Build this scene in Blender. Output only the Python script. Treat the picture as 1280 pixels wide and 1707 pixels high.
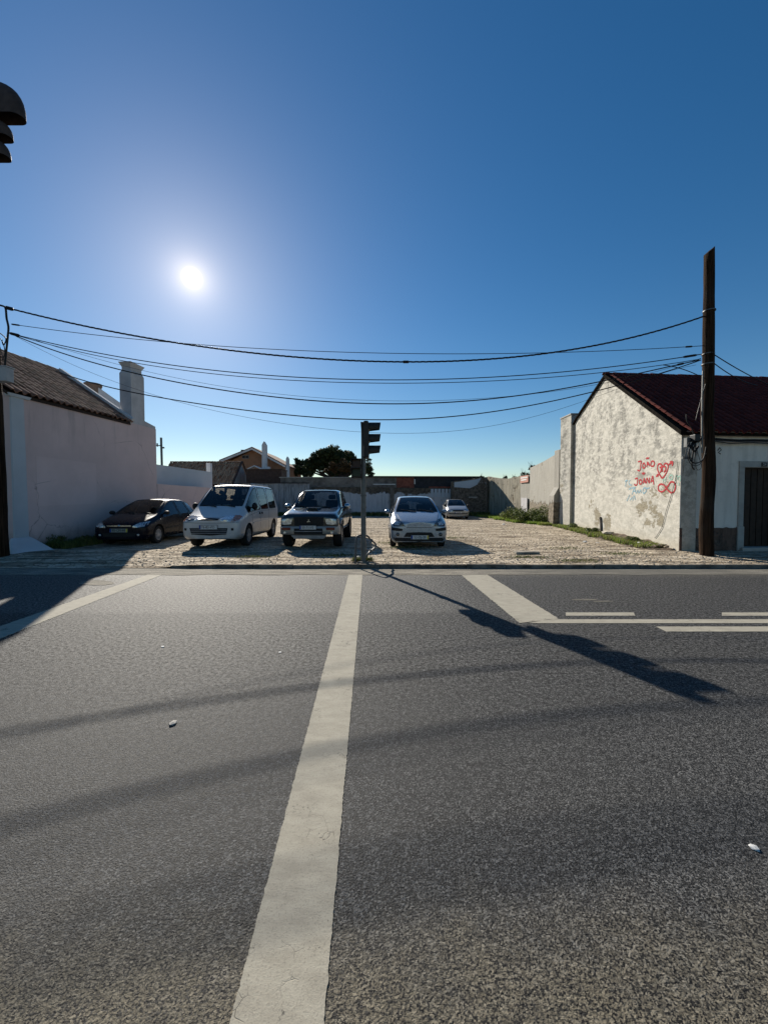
import bpy, bmesh, math, random
from mathutils import Vector, Matrix, noise
from mathutils.bvhtree import BVHTree

for o in list(bpy.data.objects): bpy.data.objects.remove(o)
SC = bpy.context.scene
COL = SC.collection
rnd = random.Random(7)

# ------------------------------------------------------------------ camera, sky, sun, exposure
FPX = 650.0                       # focal length in pixels of a 1280 px wide picture
CAMH = 1.48
TH = math.atan(20.5 / FPX)
cd = bpy.data.cameras.new('camera'); cam = bpy.data.objects.new('camera', cd); COL.objects.link(cam)
cd.sensor_fit = 'HORIZONTAL'; cd.sensor_width = 36.0; cd.lens = 36.0 * FPX / 1280.0
cd.clip_start = 0.05; cd.clip_end = 3000
cam.location = (0, 0, CAMH); cam.rotation_euler = (math.pi / 2 - TH, 0, 0)
SC.camera = cam

def ray(u, v):
    a = (u - 640) / FPX; b = (853.5 - v) / FPX
    return Vector((a, math.cos(TH) + b * math.sin(TH), -math.sin(TH) + b * math.cos(TH)))
O = Vector((0, 0, CAMH))
def P(u, v, Y):                   # point of the place seen at (u, v) and standing Y metres ahead
    d = ray(u, v); return O + d * (Y / d.y)
def G(u, v, z=0.0):               # point of the ground seen at (u, v)
    d = ray(u, v); return O + d * ((z - CAMH) / d.z)
def RP(u, v, p0, n):              # point of a plane seen at (u, v)
    d = ray(u, v); n = Vector(n); return O + d * ((Vector(p0) - O).dot(n) / d.dot(n))

sd = ray(320, 463).normalized()   # direction of the sun
SUN_EL = math.asin(sd.z); SUN_AZ = math.atan2(sd.x, sd.y)
world = bpy.data.worlds.new('World'); SC.world = world; world.use_nodes = True
wt = world.node_tree; wt.nodes.clear()
def wn(t, **k):
    n = wt.nodes.new(t)
    for a, b in k.items(): setattr(n, a, b)
    return n
sky = wn('ShaderNodeTexSky', sky_type='NISHITA', sun_disc=False)
sky.sun_elevation = SUN_EL; sky.sun_rotation = SUN_AZ
sky.altitude = 50; sky.air_density = 1.0; sky.dust_density = 0.12; sky.ozone_density = 2.0
bg = wn('ShaderNodeBackground'); bg.inputs['Strength'].default_value = 0.056
hsv = wn('ShaderNodeHueSaturation'); hsv.inputs['Saturation'].default_value = 1.36
wt.links.new(sky.outputs[0], hsv.inputs['Color']); wt.links.new(hsv.outputs[0], bg.inputs[0])
# the bright disc and the aureole round it, both by direction in the sky
tc = wn('ShaderNodeTexCoord'); dot = wn('ShaderNodeVectorMath', operation='DOT_PRODUCT')
nrm = wn('ShaderNodeVectorMath', operation='NORMALIZE')
wt.links.new(tc.outputs['Generated'], nrm.inputs[0]); wt.links.new(nrm.outputs[0], dot.inputs[0]); dot.inputs[1].default_value = sd
acos = wn('ShaderNodeMath', operation='ARCCOSINE'); wt.links.new(dot.outputs['Value'], acos.inputs[0])
def aureole(width, power, amount, col):
    d = wn('ShaderNodeMath', operation='DIVIDE'); d.inputs[1].default_value = width; wt.links.new(acos.outputs[0], d.inputs[0])
    p = wn('ShaderNodeMath', operation='POWER'); p.inputs[1].default_value = power; wt.links.new(d.outputs[0], p.inputs[0])
    m = wn('ShaderNodeMath', operation='MULTIPLY'); m.inputs[1].default_value = -1; wt.links.new(p.outputs[0], m.inputs[0])
    e = wn('ShaderNodeMath', operation='EXPONENT'); wt.links.new(m.outputs[0], e.inputs[0])
    s = wn('ShaderNodeMath', operation='MULTIPLY'); s.inputs[1].default_value = amount; wt.links.new(e.outputs[0], s.inputs[0])
    b = wn('ShaderNodeBackground'); b.inputs[0].default_value = (*col, 1); wt.links.new(s.outputs[0], b.inputs[1])
    return b
lay = [bg, aureole(math.radians(.78), 4.5, 9.0, (1, .97, .9)), aureole(math.radians(1.5), 1.2, .50, (1, .78, .50)),
       aureole(math.radians(4.5), 1.1, .17, (1, .93, .85)), aureole(math.radians(22), 1.3, .03, (1, .92, .9))]
acc = lay[0].outputs[0]
for l in lay[1:]:
    ad = wn('ShaderNodeAddShader'); wt.links.new(acc, ad.inputs[0]); wt.links.new(l.outputs[0], ad.inputs[1]); acc = ad.outputs[0]
wo = wn('ShaderNodeOutputWorld'); wt.links.new(acc, wo.inputs[0])

ld = bpy.data.lights.new('sun', 'SUN'); ld.energy = 5.0; ld.angle = math.radians(0.53); ld.color = (1, .93, .82)
sun = bpy.data.objects.new('sun', ld); COL.objects.link(sun)
sun.rotation_euler = sd.to_track_quat('Z', 'Y').to_euler(); sun.location = (-20, 40, 30)
SC.view_settings.view_transform = 'Standard'; SC.view_settings.look = 'None'
SC.view_settings.exposure = 0.72; SC.view_settings.gamma = 1.0; SC.view_settings.use_curve_mapping = False
SC.cycles.max_bounces = 8; SC.cycles.transparent_max_bounces = 16

# ------------------------------------------------------------------ materials
MATS = {}
class N:                          # small node helper
    def __init__(s, name):
        s.m = bpy.data.materials.new(name); s.m.use_nodes = True; s.t = s.m.node_tree
        s.b = s.t.nodes['Principled BSDF']; s.out = s.t.nodes['Material Output']
        s.tc = s.n('ShaderNodeTexCoord'); s.pos = s.n('ShaderNodeNewGeometry').outputs['Position']
    def n(s, t, **k):
        x = s.t.nodes.new(t)
        for a, b in k.items(): setattr(x, a, b)
        return x
    def put(s, sock, v):
        if hasattr(v, 'is_linked'): s.t.links.new(v, sock)
        elif isinstance(v, tuple) and len(v) == 3 and sock.type == 'RGBA': sock.default_value = (*v, 1)
        else: sock.default_value = v
    def noise(s, scale, detail=4, rough=.6, vec=None, dist=0.0):
        x = s.n('ShaderNodeTexNoise'); s.put(x.inputs['Vector'], vec if vec is not None else s.pos)
        x.inputs['Scale'].default_value = scale; x.inputs['Detail'].default_value = detail
        x.inputs['Roughness'].default_value = rough; x.inputs['Distortion'].default_value = dist
        return x.outputs['Fac']
    def voro(s, scale, feature='F1', vec=None, out='Distance', rand=1.0):
        x = s.n('ShaderNodeTexVoronoi', feature=feature); s.put(x.inputs['Vector'], vec if vec is not None else s.pos)
        x.inputs['Scale'].default_value = scale; x.inputs['Randomness'].default_value = rand
        return x.outputs[out]
    def map(s, scale=(1, 1, 1), vec=None, rot=(0, 0, 0), loc=(0, 0, 0)):
        x = s.n('ShaderNodeMapping'); s.put(x.inputs[0], vec if vec is not None else s.pos)
        x.inputs['Scale'].default_value = scale; x.inputs['Rotation'].default_value = rot; x.inputs['Location'].default_value = loc
        return x.outputs[0]
    def ramp(s, v, a, b, ca=0.0, cb=1.0, smooth=True):
        x = s.n('ShaderNodeMapRange', interpolation_type='SMOOTHSTEP' if smooth else 'LINEAR'); s.put(x.inputs['Value'], v)
        x.inputs['From Min'].default_value = a; x.inputs['From Max'].default_value = b
        x.inputs['To Min'].default_value = ca; x.inputs['To Max'].default_value = cb
        return x.outputs['Result']
    def mix(s, f, a, b, mode='MIX'):
        x = s.n('ShaderNodeMix', data_type='RGBA', blend_type=mode)
        s.put(x.inputs[0], f); s.put(x.inputs[6], a); s.put(x.inputs[7], b); return x.outputs[2]
    def math(s, op, a, b=0.0, c=None):
        x = s.n('ShaderNodeMath', operation=op); s.put(x.inputs[0], a); s.put(x.inputs[1], b)
        if c is not None: s.put(x.inputs[2], c)
        return x.outputs[0]
    def sep(s, v=None):
        x = s.n('ShaderNodeSeparateXYZ'); s.put(x.inputs[0], v if v is not None else s.pos); return x.outputs
    def bump(s, h, strength=.5, dist=.01):
        x = s.n('ShaderNodeBump'); s.put(x.inputs['Height'], h); x.inputs['Strength'].default_value = strength
        x.inputs['Distance'].default_value = dist; s.t.links.new(x.outputs[0], s.b.inputs['Normal']); return x
    def island(s):
        return s.n('ShaderNodeNewGeometry').outputs['Random Per Island']
    def blob(s, p, r):            # 1 inside a round patch at p, 0 outside
        x = s.n('ShaderNodeVectorMath', operation='DISTANCE'); s.put(x.inputs[0], s.pos); x.inputs[1].default_value = p
        return s.ramp(x.outputs['Value'], r, r * .35)
    def done(s, col, rough=.8, metal=0.0, spec=.5, k=.80):
        if k != 1: col = s.mix(1.0, col, (k, k, k), 'MULTIPLY')
        s.put(s.b.inputs['Base Color'], col); s.put(s.b.inputs['Roughness'], rough); s.put(s.b.inputs['Metallic'], metal)
        s.put(s.b.inputs['Specular IOR Level'], spec); return s.m

def plain(name, col, rough=.7, metal=0.0, var=.18, scale=6.0, bump=.15, spec=.22, coat=0.0):
    k = N(name); nz = k.noise(scale, 5); c2 = tuple(x * (1 - var) for x in col); c1 = tuple(min(1, x * (1 + var)) for x in col)
    c = k.mix(k.ramp(nz, .3, .7), c2, c1)
    if bump: k.bump(k.noise(scale * 12, 3), bump, .004)
    if coat: k.b.inputs['Coat Weight'].default_value = coat; k.b.inputs['Coat Roughness'].default_value = .05
    return k.done(c, rough, metal, spec)

def m_asphalt():
    k = N('asphalt')
    v = k.voro(150, out='Color'); sx = k.sep(v)[0]
    v2 = k.sep(k.voro(330, out='Color'))[1]
    fine = k.noise(110, 3, .7)
    big = k.noise(.55, 5, .6); mid = k.noise(5, 4, .6)
    g1 = k.ramp(k.noise(125, 2, .6), .40, .62); g2 = k.ramp(k.noise(52, 3, .65), .40, .60); g3 = k.ramp(k.noise(24, 3, .6), .40, .60)
    grain = k.math('ADD', k.math('ADD', k.math('MULTIPLY', g1, .36), k.math('MULTIPLY', sx, .14)), k.math('ADD', k.math('MULTIPLY', g2, .32), k.math('MULTIPLY', g3, .18)))
    grain = k.math('ADD', k.math('MULTIPLY', grain, .9), .12)
    vv = k.sep(k.voro(125, out='Color')); clump = k.noise(27, 3, .6)
    dark, light = (.003, .003, .003), (.122, .122, .118)
    c = k.mix(k.math('POWER', vv[0], 1.6), (.018, .018, .018), (.165, .163, .157))
    void = k.ramp(k.math('ADD', k.noise(112, 2, .6), k.math('MULTIPLY', k.math('SUBTRACT', clump, .5), .42)), .50, .42)
    grain = k.math('MULTIPLY', k.math('ADD', k.math('MULTIPLY', vv[0], .5), .5), k.math('SUBTRACT', 1.0, void))
    c = k.mix(void, c, (.004, .004, .004))
    c = k.mix(k.ramp(big, .35, .7, 0, .3), c, (.045, .044, .041))
    # dusty brown worn strip near the far edge of the carriageway opposite the lot
    y = k.sep()[1]
    worn = k.math('MULTIPLY', k.ramp(k.math('ADD', y, k.math('MULTIPLY', mid, .5)), 1.75, 1.25), .75)
    tan = k.mix(k.math('POWER', grain, 1.3), (.008, .007, .006), (.235, .20, .135))
    c = k.mix(worn, c, tan)
    lane = k.math('MULTIPLY', k.ramp(y, 4.95, 5.15), k.ramp(k.sep()[0], 1.9, .5))
    dust_or_glare = k.mix(grain, (.015, .015, .014), (.25, .24, .22))
    c = k.mix(k.math('MULTIPLY', lane, .55), c, dust_or_glare)  # low-sun glare on the far lane, put into the colour as paler asphalt
    sp = k.ramp(k.noise(31, 4, .85), .38, .62, .28, 1.5); sp = k.mix(k.ramp(y, 1.7, 4.0), (1, 1, 1), sp); spk = k.math('MULTIPLY', k.sep(sp)[0], .24)
    c = k.mix(1.0, c, sp, 'MULTIPLY')
    c = k.mix(k.math('MULTIPLY', k.ramp(y, 7.2, 8.3), k.ramp(mid, .3, .6, .3, .9)), c, (.20, .18, .145))
    cr = k.voro(.55, 'DISTANCE_TO_EDGE', k.map((1, .55, 1), k.mix(.06, k.pos, k.n('ShaderNodeTexNoise').outputs['Color'], 'ADD')))
    h = k.math('ADD', k.math('MULTIPLY', k.voro(150), -.9), k.math('MULTIPLY', fine, .55))
    k.bump(k.math('ADD', k.math('MULTIPLY', h, .5), k.math('MULTIPLY', g1, .5)), .65, .004)
    return k.done(c, k.ramp(grain, .2, 1, .70, .88), 0, spk, k=.95)

def m_paint():
    k = N('road_paint')
    g = k.noise(150, 3, .7); b = k.noise(2.2, 6, .7); st = k.noise(9, 6, .72, k.map((.7, 1.8, 1)))
    c = k.mix(k.ramp(st, .30, .75, 0, .8), (.47, .435, .35), (.33, .30, .24))
    c = k.mix(k.ramp(b, .5, .78, 0, .5), c, (.25, .235, .195))
    c = k.mix(k.ramp(g, .50, .70, 0, .42), c, (.17, .155, .13))
    vec = k.mix(.11, k.pos, k.noise(5, 3), 'ADD')
    cr = k.voro(11, 'DISTANCE_TO_EDGE', k.map((1, 1.2, 1), vec))
    crk = k.math('MULTIPLY', k.ramp(cr, .016, .003), k.ramp(k.noise(2.3, 4), .52, .64))
    c = k.mix(k.math('MULTIPLY', crk, .65), c, (.07, .06, .05))
    wr = k.ramp(k.math('ADD', k.noise(3.1, 8, .8), k.math('MULTIPLY', k.noise(95, 2), .45)), .83, .92)
    c = k.mix(k.math('MULTIPLY', wr, .75), c, (.06, .057, .052))
    k.bump(k.math('SUBTRACT', k.math('MULTIPLY', g, .6), crk), .45, .005)
    # chips: worn spots where the asphalt shows through the paint
    return k.done(c, .85, 0, .12)

def m_lot():
    k = N('lot_setts')
    vec = k.mix(.05, k.pos, k.noise(3, 3), 'ADD')
    mp = k.map((7.5, 7.5, .01), vec)
    e = k.voro(1.0, 'DISTANCE_TO_EDGE', mp, rand=.75); colr = k.sep(k.voro(1.0, 'F1', mp, 'Color', rand=.75))[0]
    dirt = k.noise(.8, 6, .65, k.map((.6, 1.3, 1))); d2 = k.noise(4.5, 6, .7); st = k.noise(1.5, 5, .7, k.map((.35, 3.2, 1)))
    stone = k.mix(colr, (.42, .355, .265), (.74, .645, .51))
    joint = (.17, .135, .09)
    c = k.mix(k.ramp(e, .02, .10), joint, stone)
    c = k.mix(k.ramp(dirt, .38, .62, .1, .85), c, k.mix(k.ramp(d2, .3, .7), (.34, .275, .195), (.70, .60, .46)))
    c = k.mix(k.ramp(st, .46, .60, 0, .85), c, (.125, .092, .060))
    c = k.mix(k.ramp(k.noise(2.6, 4, .6, k.map((.4, 2, 1), loc=(9, 3, 0))), .60, .75, 0, .6), c, (.60, .54, .45))
    h = k.math('ADD', k.math('MULTIPLY', k.ramp(e, 0, .14), .9), k.math('MULTIPLY', d2, 1.3))
    k.bump(h, .9, .035)
    return k.done(c, .97, 0, .08, k=.92)

def m_gutter():
    k = N('gutter_concrete'); a = k.noise(3, 6, .7, k.map((.5, 3, 1))); g = k.noise(42, 4, .75)
    c = k.mix(k.ramp(a, .35, .62), (.15, .135, .11), (.42, .38, .305)); c = k.mix(k.ramp(g, .42, .62, 0, .7), c, (.09, .085, .075))
    c = k.mix(k.math('MULTIPLY', k.ramp(k.sep()[0], .6, 4.5), k.ramp(k.noise(1.2, 3, .6, k.map((.5, 2, 1))), .3, .55, .35, .8)), c, (.13, .125, .11))
    k.bump(g, .5, .006); return k.done(c, .92, 0, .1)

def m_old_plaster():              # the long side wall of the right house, mildewed whitewash with losses
    k = N('mildewed_whitewash')
    p = k.map((1, .42, 1)); z = k.sep()[2]
    big = k.noise(.9, 6, .65); m1 = k.noise(6.5, 12, .82, p, .1); m2 = k.noise(24, 8, .8, p); drip = k.noise(2.0, 7, .72, k.map((1.5, .7, .6)))
    c = k.mix(k.ramp(m1, .36, .66), (.47, .45, .39), (.68, .65, .575))
    top = k.ramp(z, 1.6, 3.6)
    c = k.mix(k.math('MULTIPLY', k.ramp(m1, .54, .46), k.math('MULTIPLY', k.ramp(drip, .36, .60), k.ramp(z, .9, 2.8, .15, .80))), c, (.22, .215, .195))
    c = k.mix(k.math('MULTIPLY', k.ramp(m2, .50, .60), .30), c, (.34, .33, .295))
    c = k.mix(k.math('MULTIPLY', k.ramp(drip, .52, .66), k.math('MULTIPLY', top, .55)), c, (.15, .145, .13))
    # losses where the mortar shows
    los = None
    for (u, v, r) in GABLE_LOSS:
        q = RP(u, v, (8.0, 10.55, 0), GN)
        b = k.blob(q, r * 1.6)
        los = b if los is None else k.math('MAXIMUM', los, b)
    edge = k.noise(3.6, 9, .78, p, .3)
    lm = k.ramp(k.math('ADD', k.math('MULTIPLY', los, .26), edge), .735, .76)
    mort = k.mix(k.ramp(m2, .3, .7), (.20, .175, .125), (.40, .36, .27))
    c = k.mix(lm, c, mort)
    speck = k.math('MULTIPLY', k.ramp(k.noise(11, 5, .7), .60, .66), k.ramp(z, 1.9, .5, 0, .9))
    speck = k.math('MULTIPLY', speck, k.ramp(big, .42, .6))
    c = k.mix(speck, c, (.24, .215, .17))
    c = k.mix(k.ramp(z, .55, .1, 0, .5), c, (.50, .44, .33))
    h = k.math('SUBTRACT', k.math('ADD', k.math('MULTIPLY', m1, .6), k.math('MULTIPLY', m2, .6)), k.math('MULTIPLY', k.math('MAXIMUM', lm, speck), .8))
    k.bump(h, .6, .015)
    return k.done(c, .95, 0, .1)

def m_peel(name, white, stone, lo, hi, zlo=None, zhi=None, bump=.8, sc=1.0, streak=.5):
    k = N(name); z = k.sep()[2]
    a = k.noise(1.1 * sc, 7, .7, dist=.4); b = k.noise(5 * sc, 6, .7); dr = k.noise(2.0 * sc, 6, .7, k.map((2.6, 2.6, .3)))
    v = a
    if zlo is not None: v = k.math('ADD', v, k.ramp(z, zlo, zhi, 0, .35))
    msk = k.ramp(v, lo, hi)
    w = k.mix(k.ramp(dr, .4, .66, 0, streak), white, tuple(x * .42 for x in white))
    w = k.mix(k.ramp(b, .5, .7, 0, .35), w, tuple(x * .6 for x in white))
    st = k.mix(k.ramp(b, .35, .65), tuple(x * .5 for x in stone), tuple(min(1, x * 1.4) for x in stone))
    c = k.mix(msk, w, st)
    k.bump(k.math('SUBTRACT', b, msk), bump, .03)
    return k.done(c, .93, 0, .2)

def m_tiles(name, c1, c2, moss=(.05, .05, .035), mossamt=.4):
    k = N(name); r = k.island(); b = k.noise(3, 5, .7); f = k.noise(30, 4, .7)
    c = k.mix(r, c1, c2); c = k.mix(k.ramp(b, .5, .68, 0, mossamt), c, moss); c = k.mix(k.ramp(f, .5, .75, 0, .4), c, tuple(x * .5 for x in c1))
    k.bump(f, .35, .006); return k.done(c, .92, 0, .12)

def m_wood():
    k = N('weathered_pole_wood'); v = k.map((26, 26, .9)); g = k.noise(1.0, 8, .75, v); big = k.noise(1.3, 4)
    c = k.mix(k.ramp(g, .35, .65), (.008, .005, .003), (.060, .036, .023)); c = k.mix(k.ramp(big, .5, .7, 0, .5), c, (.05, .042, .035))
    k.bump(g, .9, .02); return k.done(c, .95, 0, .06)

def m_glass(name, tint=(.10, .13, .14), clear=.45):
    k = N(name); t = k.t
    k.t.nodes.remove(k.b)
    tr = k.n('ShaderNodeBsdfTransparent'); tr.inputs[0].default_value = (clear, clear * 1.04, clear * 1.05, 1)
    gl = k.n('ShaderNodeBsdfGlossy'); gl.inputs['Roughness'].default_value = .02; gl.inputs[0].default_value = (1, 1, 1, 1)
    df = k.n('ShaderNodeBsdfDiffuse'); df.inputs[0].default_value = (*tint, 1)
    dust_or_glare = k.ramp(k.noise(9, 5, .7), .35, .75, .008, .03)
    m0 = k.n('ShaderNodeMixShader'); t.links.new(dust_or_glare, m0.inputs[0]); t.links.new(tr.outputs[0], m0.inputs[1]); t.links.new(df.outputs[0], m0.inputs[2])
    fr = k.n('ShaderNodeFresnel'); fr.inputs[0].default_value = 1.36
    m1 = k.n('ShaderNodeMixShader'); t.links.new(fr.outputs[0], m1.inputs[0]); t.links.new(m0.outputs[0], m1.inputs[1]); t.links.new(gl.outputs[0], m1.inputs[2])
    t.links.new(m1.outputs[0], k.out.inputs[0]); return k.m

def m_leaf(name, a, b, c3=None, trans=.25):
    k = N(name); r = k.island(); n = k.noise(1.2, 3)
    c = k.mix(r, a, b); c = k.mix(k.ramp(n, .45, .7, 0, .6), c, c3 or tuple(x * .5 for x in a))
    k.put(k.b.inputs['Base Color'], c); k.b.inputs['Roughness'].default_value = .7; k.b.inputs['Specular IOR Level'].default_value = .25
    tl = k.n('ShaderNodeBsdfTranslucent'); k.put(tl.inputs[0], c)
    mx = k.n('ShaderNodeMixShader'); mx.inputs[0].default_value = trans
    k.t.links.new(k.b.outputs[0], mx.inputs[1]); k.t.links.new(tl.outputs[0], mx.inputs[2]); k.t.links.new(mx.outputs[0], k.out.inputs[0])
    return k.m

def m_carpaint(name, col, metal=0.0, rough=.3, dust_or_glare=1.0):
    k = N(name); d = k.noise(4, 5, .7); f = k.noise(40, 4, .7); z = k.sep(k.tc.outputs['Object'])[2]
    c = k.mix(k.ramp(d, .4, .75, 0, .12 * dust_or_glare), col, (.16, .145, .12))
    c = k.mix(k.math('MULTIPLY', k.ramp(z, .75, .25, 0, .55 * dust_or_glare), k.ramp(d, .25, .7)), c, (.20, .175, .14))
    k.b.inputs['Coat Weight'].default_value = .6 if dust_or_glare > .3 else .06; k.b.inputs['Coat Roughness'].default_value = .03
    r = k.math('ADD', k.ramp(d, .3, .8, rough, rough + .12), k.math('MULTIPLY', f, .04))
    return k.done(c, r, metal, .5 if dust_or_glare > .3 else .12)

# ------------------------------------------------------------------ meshes and objects
class MB:
    def __init__(s): s.v = []; s.f = []; s.mi = []; s.cur = 0
    def add(s, vs, fs):
        o = len(s.v); s.v += [tuple(x) for x in vs]; s.f += [tuple(i + o for i in q) for q in fs]; s.mi += [s.cur] * len(fs); return s
    def box(s, a, b, rz=0, org=None):
        x0, y0, z0 = a; x1, y1, z1 = b
        vs = [Vector((x, y, z)) for z in (z0, z1) for (x, y) in ((x0, y0), (x1, y0), (x1, y1), (x0, y1))]
        if rz:
            c = Vector(org) if org is not None else Vector(((x0 + x1) / 2, (y0 + y1) / 2, 0)); R = Matrix.Rotation(rz, 3, 'Z')
            vs = [R @ (p - c) + c for p in vs]
        return s.add(vs, [(0, 3, 2, 1), (4, 5, 6, 7), (0, 1, 5, 4), (1, 2, 6, 5), (2, 3, 7, 6), (3, 0, 4, 7)])
    def hexa(s, p):               # 8 points: bottom ring then top ring
        return s.add(p, [(0, 3, 2, 1), (4, 5, 6, 7), (0, 1, 5, 4), (1, 2, 6, 5), (2, 3, 7, 6), (3, 0, 4, 7)])
    def prism(s, poly, d):        # polygon pushed along d
        n = len(poly); d = Vector(d); a = [Vector(p) for p in poly]; b = [p + d for p in a]
        return s.add(a + b, [tuple(range(n)), tuple(range(2 * n - 1, n - 1, -1))] + [(i, i + n, (i + 1) % n + n, (i + 1) % n) for i in range(n)])
    def sheet(s, poly): return s.add(poly, [tuple(range(len(poly)))])
    def tube(s, pts, r, n=8, cap=True):
        pts = [Vector(p) for p in pts]; rr = r if isinstance(r, (list, tuple)) else [r] * len(pts); vs = []; fs = []
        t0 = (pts[1] - pts[0]).normalized(); up = Vector((0, 0, 1)) if abs(t0.z) < .9 else Vector((1, 0, 0)); u = t0.cross(up).normalized()
        for i, p in enumerate(pts):
            t = (pts[min(i + 1, len(pts) - 1)] - pts[max(i - 1, 0)]).normalized()
            u = (u - t * u.dot(t)).normalized(); w = t.cross(u)
            for j in range(n):
                a = 2 * math.pi * j / n; vs.append(p + (u * math.cos(a) + w * math.sin(a)) * rr[i])
        for i in range(len(pts) - 1):
            for j in range(n): fs.append((i * n + j, i * n + (j + 1) % n, (i + 1) * n + (j + 1) % n, (i + 1) * n + j))
        if cap: fs += [tuple(range(n - 1, -1, -1)), tuple(range((len(pts) - 1) * n, len(pts) * n))]
        return s.add(vs, fs)
    def lathe(s, prof, n=24, axis='X', org=(0, 0, 0)):   # prof: (radius, along)
        vs = []; fs = []; o = Vector(org)
        for (r, a) in prof:
            for j in range(n):
                t = 2 * math.pi * j / n; c, q = r * math.cos(t), r * math.sin(t)
                vs.append(o + (Vector((a, c, q)) if axis == 'X' else Vector((c, a, q)) if axis == 'Y' else Vector((c, q, a))))
        for i in range(len(prof) - 1):
            for j in range(n): fs.append((i * n + j, i * n + (j + 1) % n, (i + 1) * n + (j + 1) % n, (i + 1) * n + j))
        return s.add(vs, fs)
    def rock(s, c, r, rg, flat=.6):
        bm = bmesh.new(); bmesh.ops.create_icosphere(bm, subdivisions=1, radius=1)
        sx, sy, sz = r * rg.uniform(.7, 1.3), r * rg.uniform(.7, 1.3), r * flat * rg.uniform(.7, 1.2); R = Matrix.Rotation(rg.uniform(0, 6.3), 3, 'Z')
        vs = [R @ Vector((v.co.x * sx * rg.uniform(.75, 1.15), v.co.y * sy * rg.uniform(.75, 1.15), v.co.z * sz * rg.uniform(.8, 1.1))) + Vector(c) for v in bm.verts]
        fs = [tuple(v.index for v in f.verts) for f in bm.faces]; bm.free(); return s.add(vs, fs)
    def mesh(s, name, mats, smooth=False, ang=35):
        m = bpy.data.meshes.new(name); m.from_pydata(s.v, [], s.f)
        for x in (mats if isinstance(mats, (list, tuple)) else [mats]): m.materials.append(x)
        m.polygons.foreach_set('material_index', s.mi)
        if smooth:
            m.polygons.foreach_set('use_smooth', [True] * len(m.polygons)); m.set_sharp_from_angle(angle=math.radians(ang))
        m.update(); return m

def tag(o, label=None, cat=None, group=None, kind=None):
    for k_, v_ in (('label', label), ('category', cat), ('group', group), ('kind', kind)):
        if v_: o[k_] = v_
    return o
def thing(name, label, cat, loc=(0, 0, 0), group=None, rz=0):
    o = bpy.data.objects.new(name, None); COL.objects.link(o); o.location = loc; o.rotation_euler = (0, 0, rz); o.empty_display_size = .2
    return tag(o, label, cat, group)
def obj(name, mb, mat, parent=None, smooth=False, local=False, label=None, cat=None, group=None, kind=None, ang=35, bevel=0):
    me = mb if isinstance(mb, bpy.types.Mesh) else mb.mesh(name, mat, smooth, ang)
    o = bpy.data.objects.new(name, me); COL.objects.link(o)
    if parent is not None:
        o.parent = parent
        if not local and parent.type == 'EMPTY': o.matrix_parent_inverse = Matrix.Translation(-Vector(parent.location))
    if bevel:
        b = o.modifiers.new('bevel', 'BEVEL'); b.width = bevel; b.segments = 2; b.limit_method = 'ANGLE'
    return tag(o, label, cat, group, kind)
def text_mesh(s, size, mat, mtx, depth=.002):
    cu = bpy.data.curves.new('lettering', 'FONT'); cu.body = s; cu.size = size; cu.align_x = 'CENTER'; cu.align_y = 'CENTER'; cu.extrude = depth; cu.resolution_u = 2
    t = bpy.data.objects.new('lettering', cu); COL.objects.link(t)
    dg = bpy.context.evaluated_depsgraph_get(); me = bpy.data.meshes.new_from_object(t.evaluated_get(dg)); bpy.data.objects.remove(t)
    me.transform(mtx); me.materials.clear(); me.materials.append(mat); return me
def lerp(a, b, t): return Vector(a) * (1 - t) + Vector(b) * t
# ------------------------------------------------------------------ shared frames of the place
LZ = .075                                        # level of the lot above the carriageway
GD = Vector((1.8, 10.85, 0)).normalized(); GN = Vector((-GD.y, GD.x, 0))      # run and outward normal of the right house's side wall
GABLE_LOSS = [(1090, 828, .42), (1108, 815, .3), (1072, 842, .35), (985, 842, .35), (995, 862, .5), (1012, 870, .4), (1085, 862, .4), (1065, 850, .3), (945, 815, .5), (943, 840, .5), (1100, 868, .25), (1075, 880, .2)]
C0 = Vector((8.0, 10.55, 0)); FD = Vector((1, .085, 0)).normalized(); FN = Vector((FD.y, -FD.x, 0))
def gp(u, v, off=0): return RP(u, v, C0, GN) + GN * off
def fp(u, v, off=0): return RP(u, v, C0, FN) + FN * off
LW0 = Vector((-9.98, 10.55, 0)); LD = Vector((.65, 5.5, 0)).normalized(); LN = Vector((LD.y, -LD.x, 0))
def lp(u, v, off=0): return RP(u, v, LW0, LN) + LN * off

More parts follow.
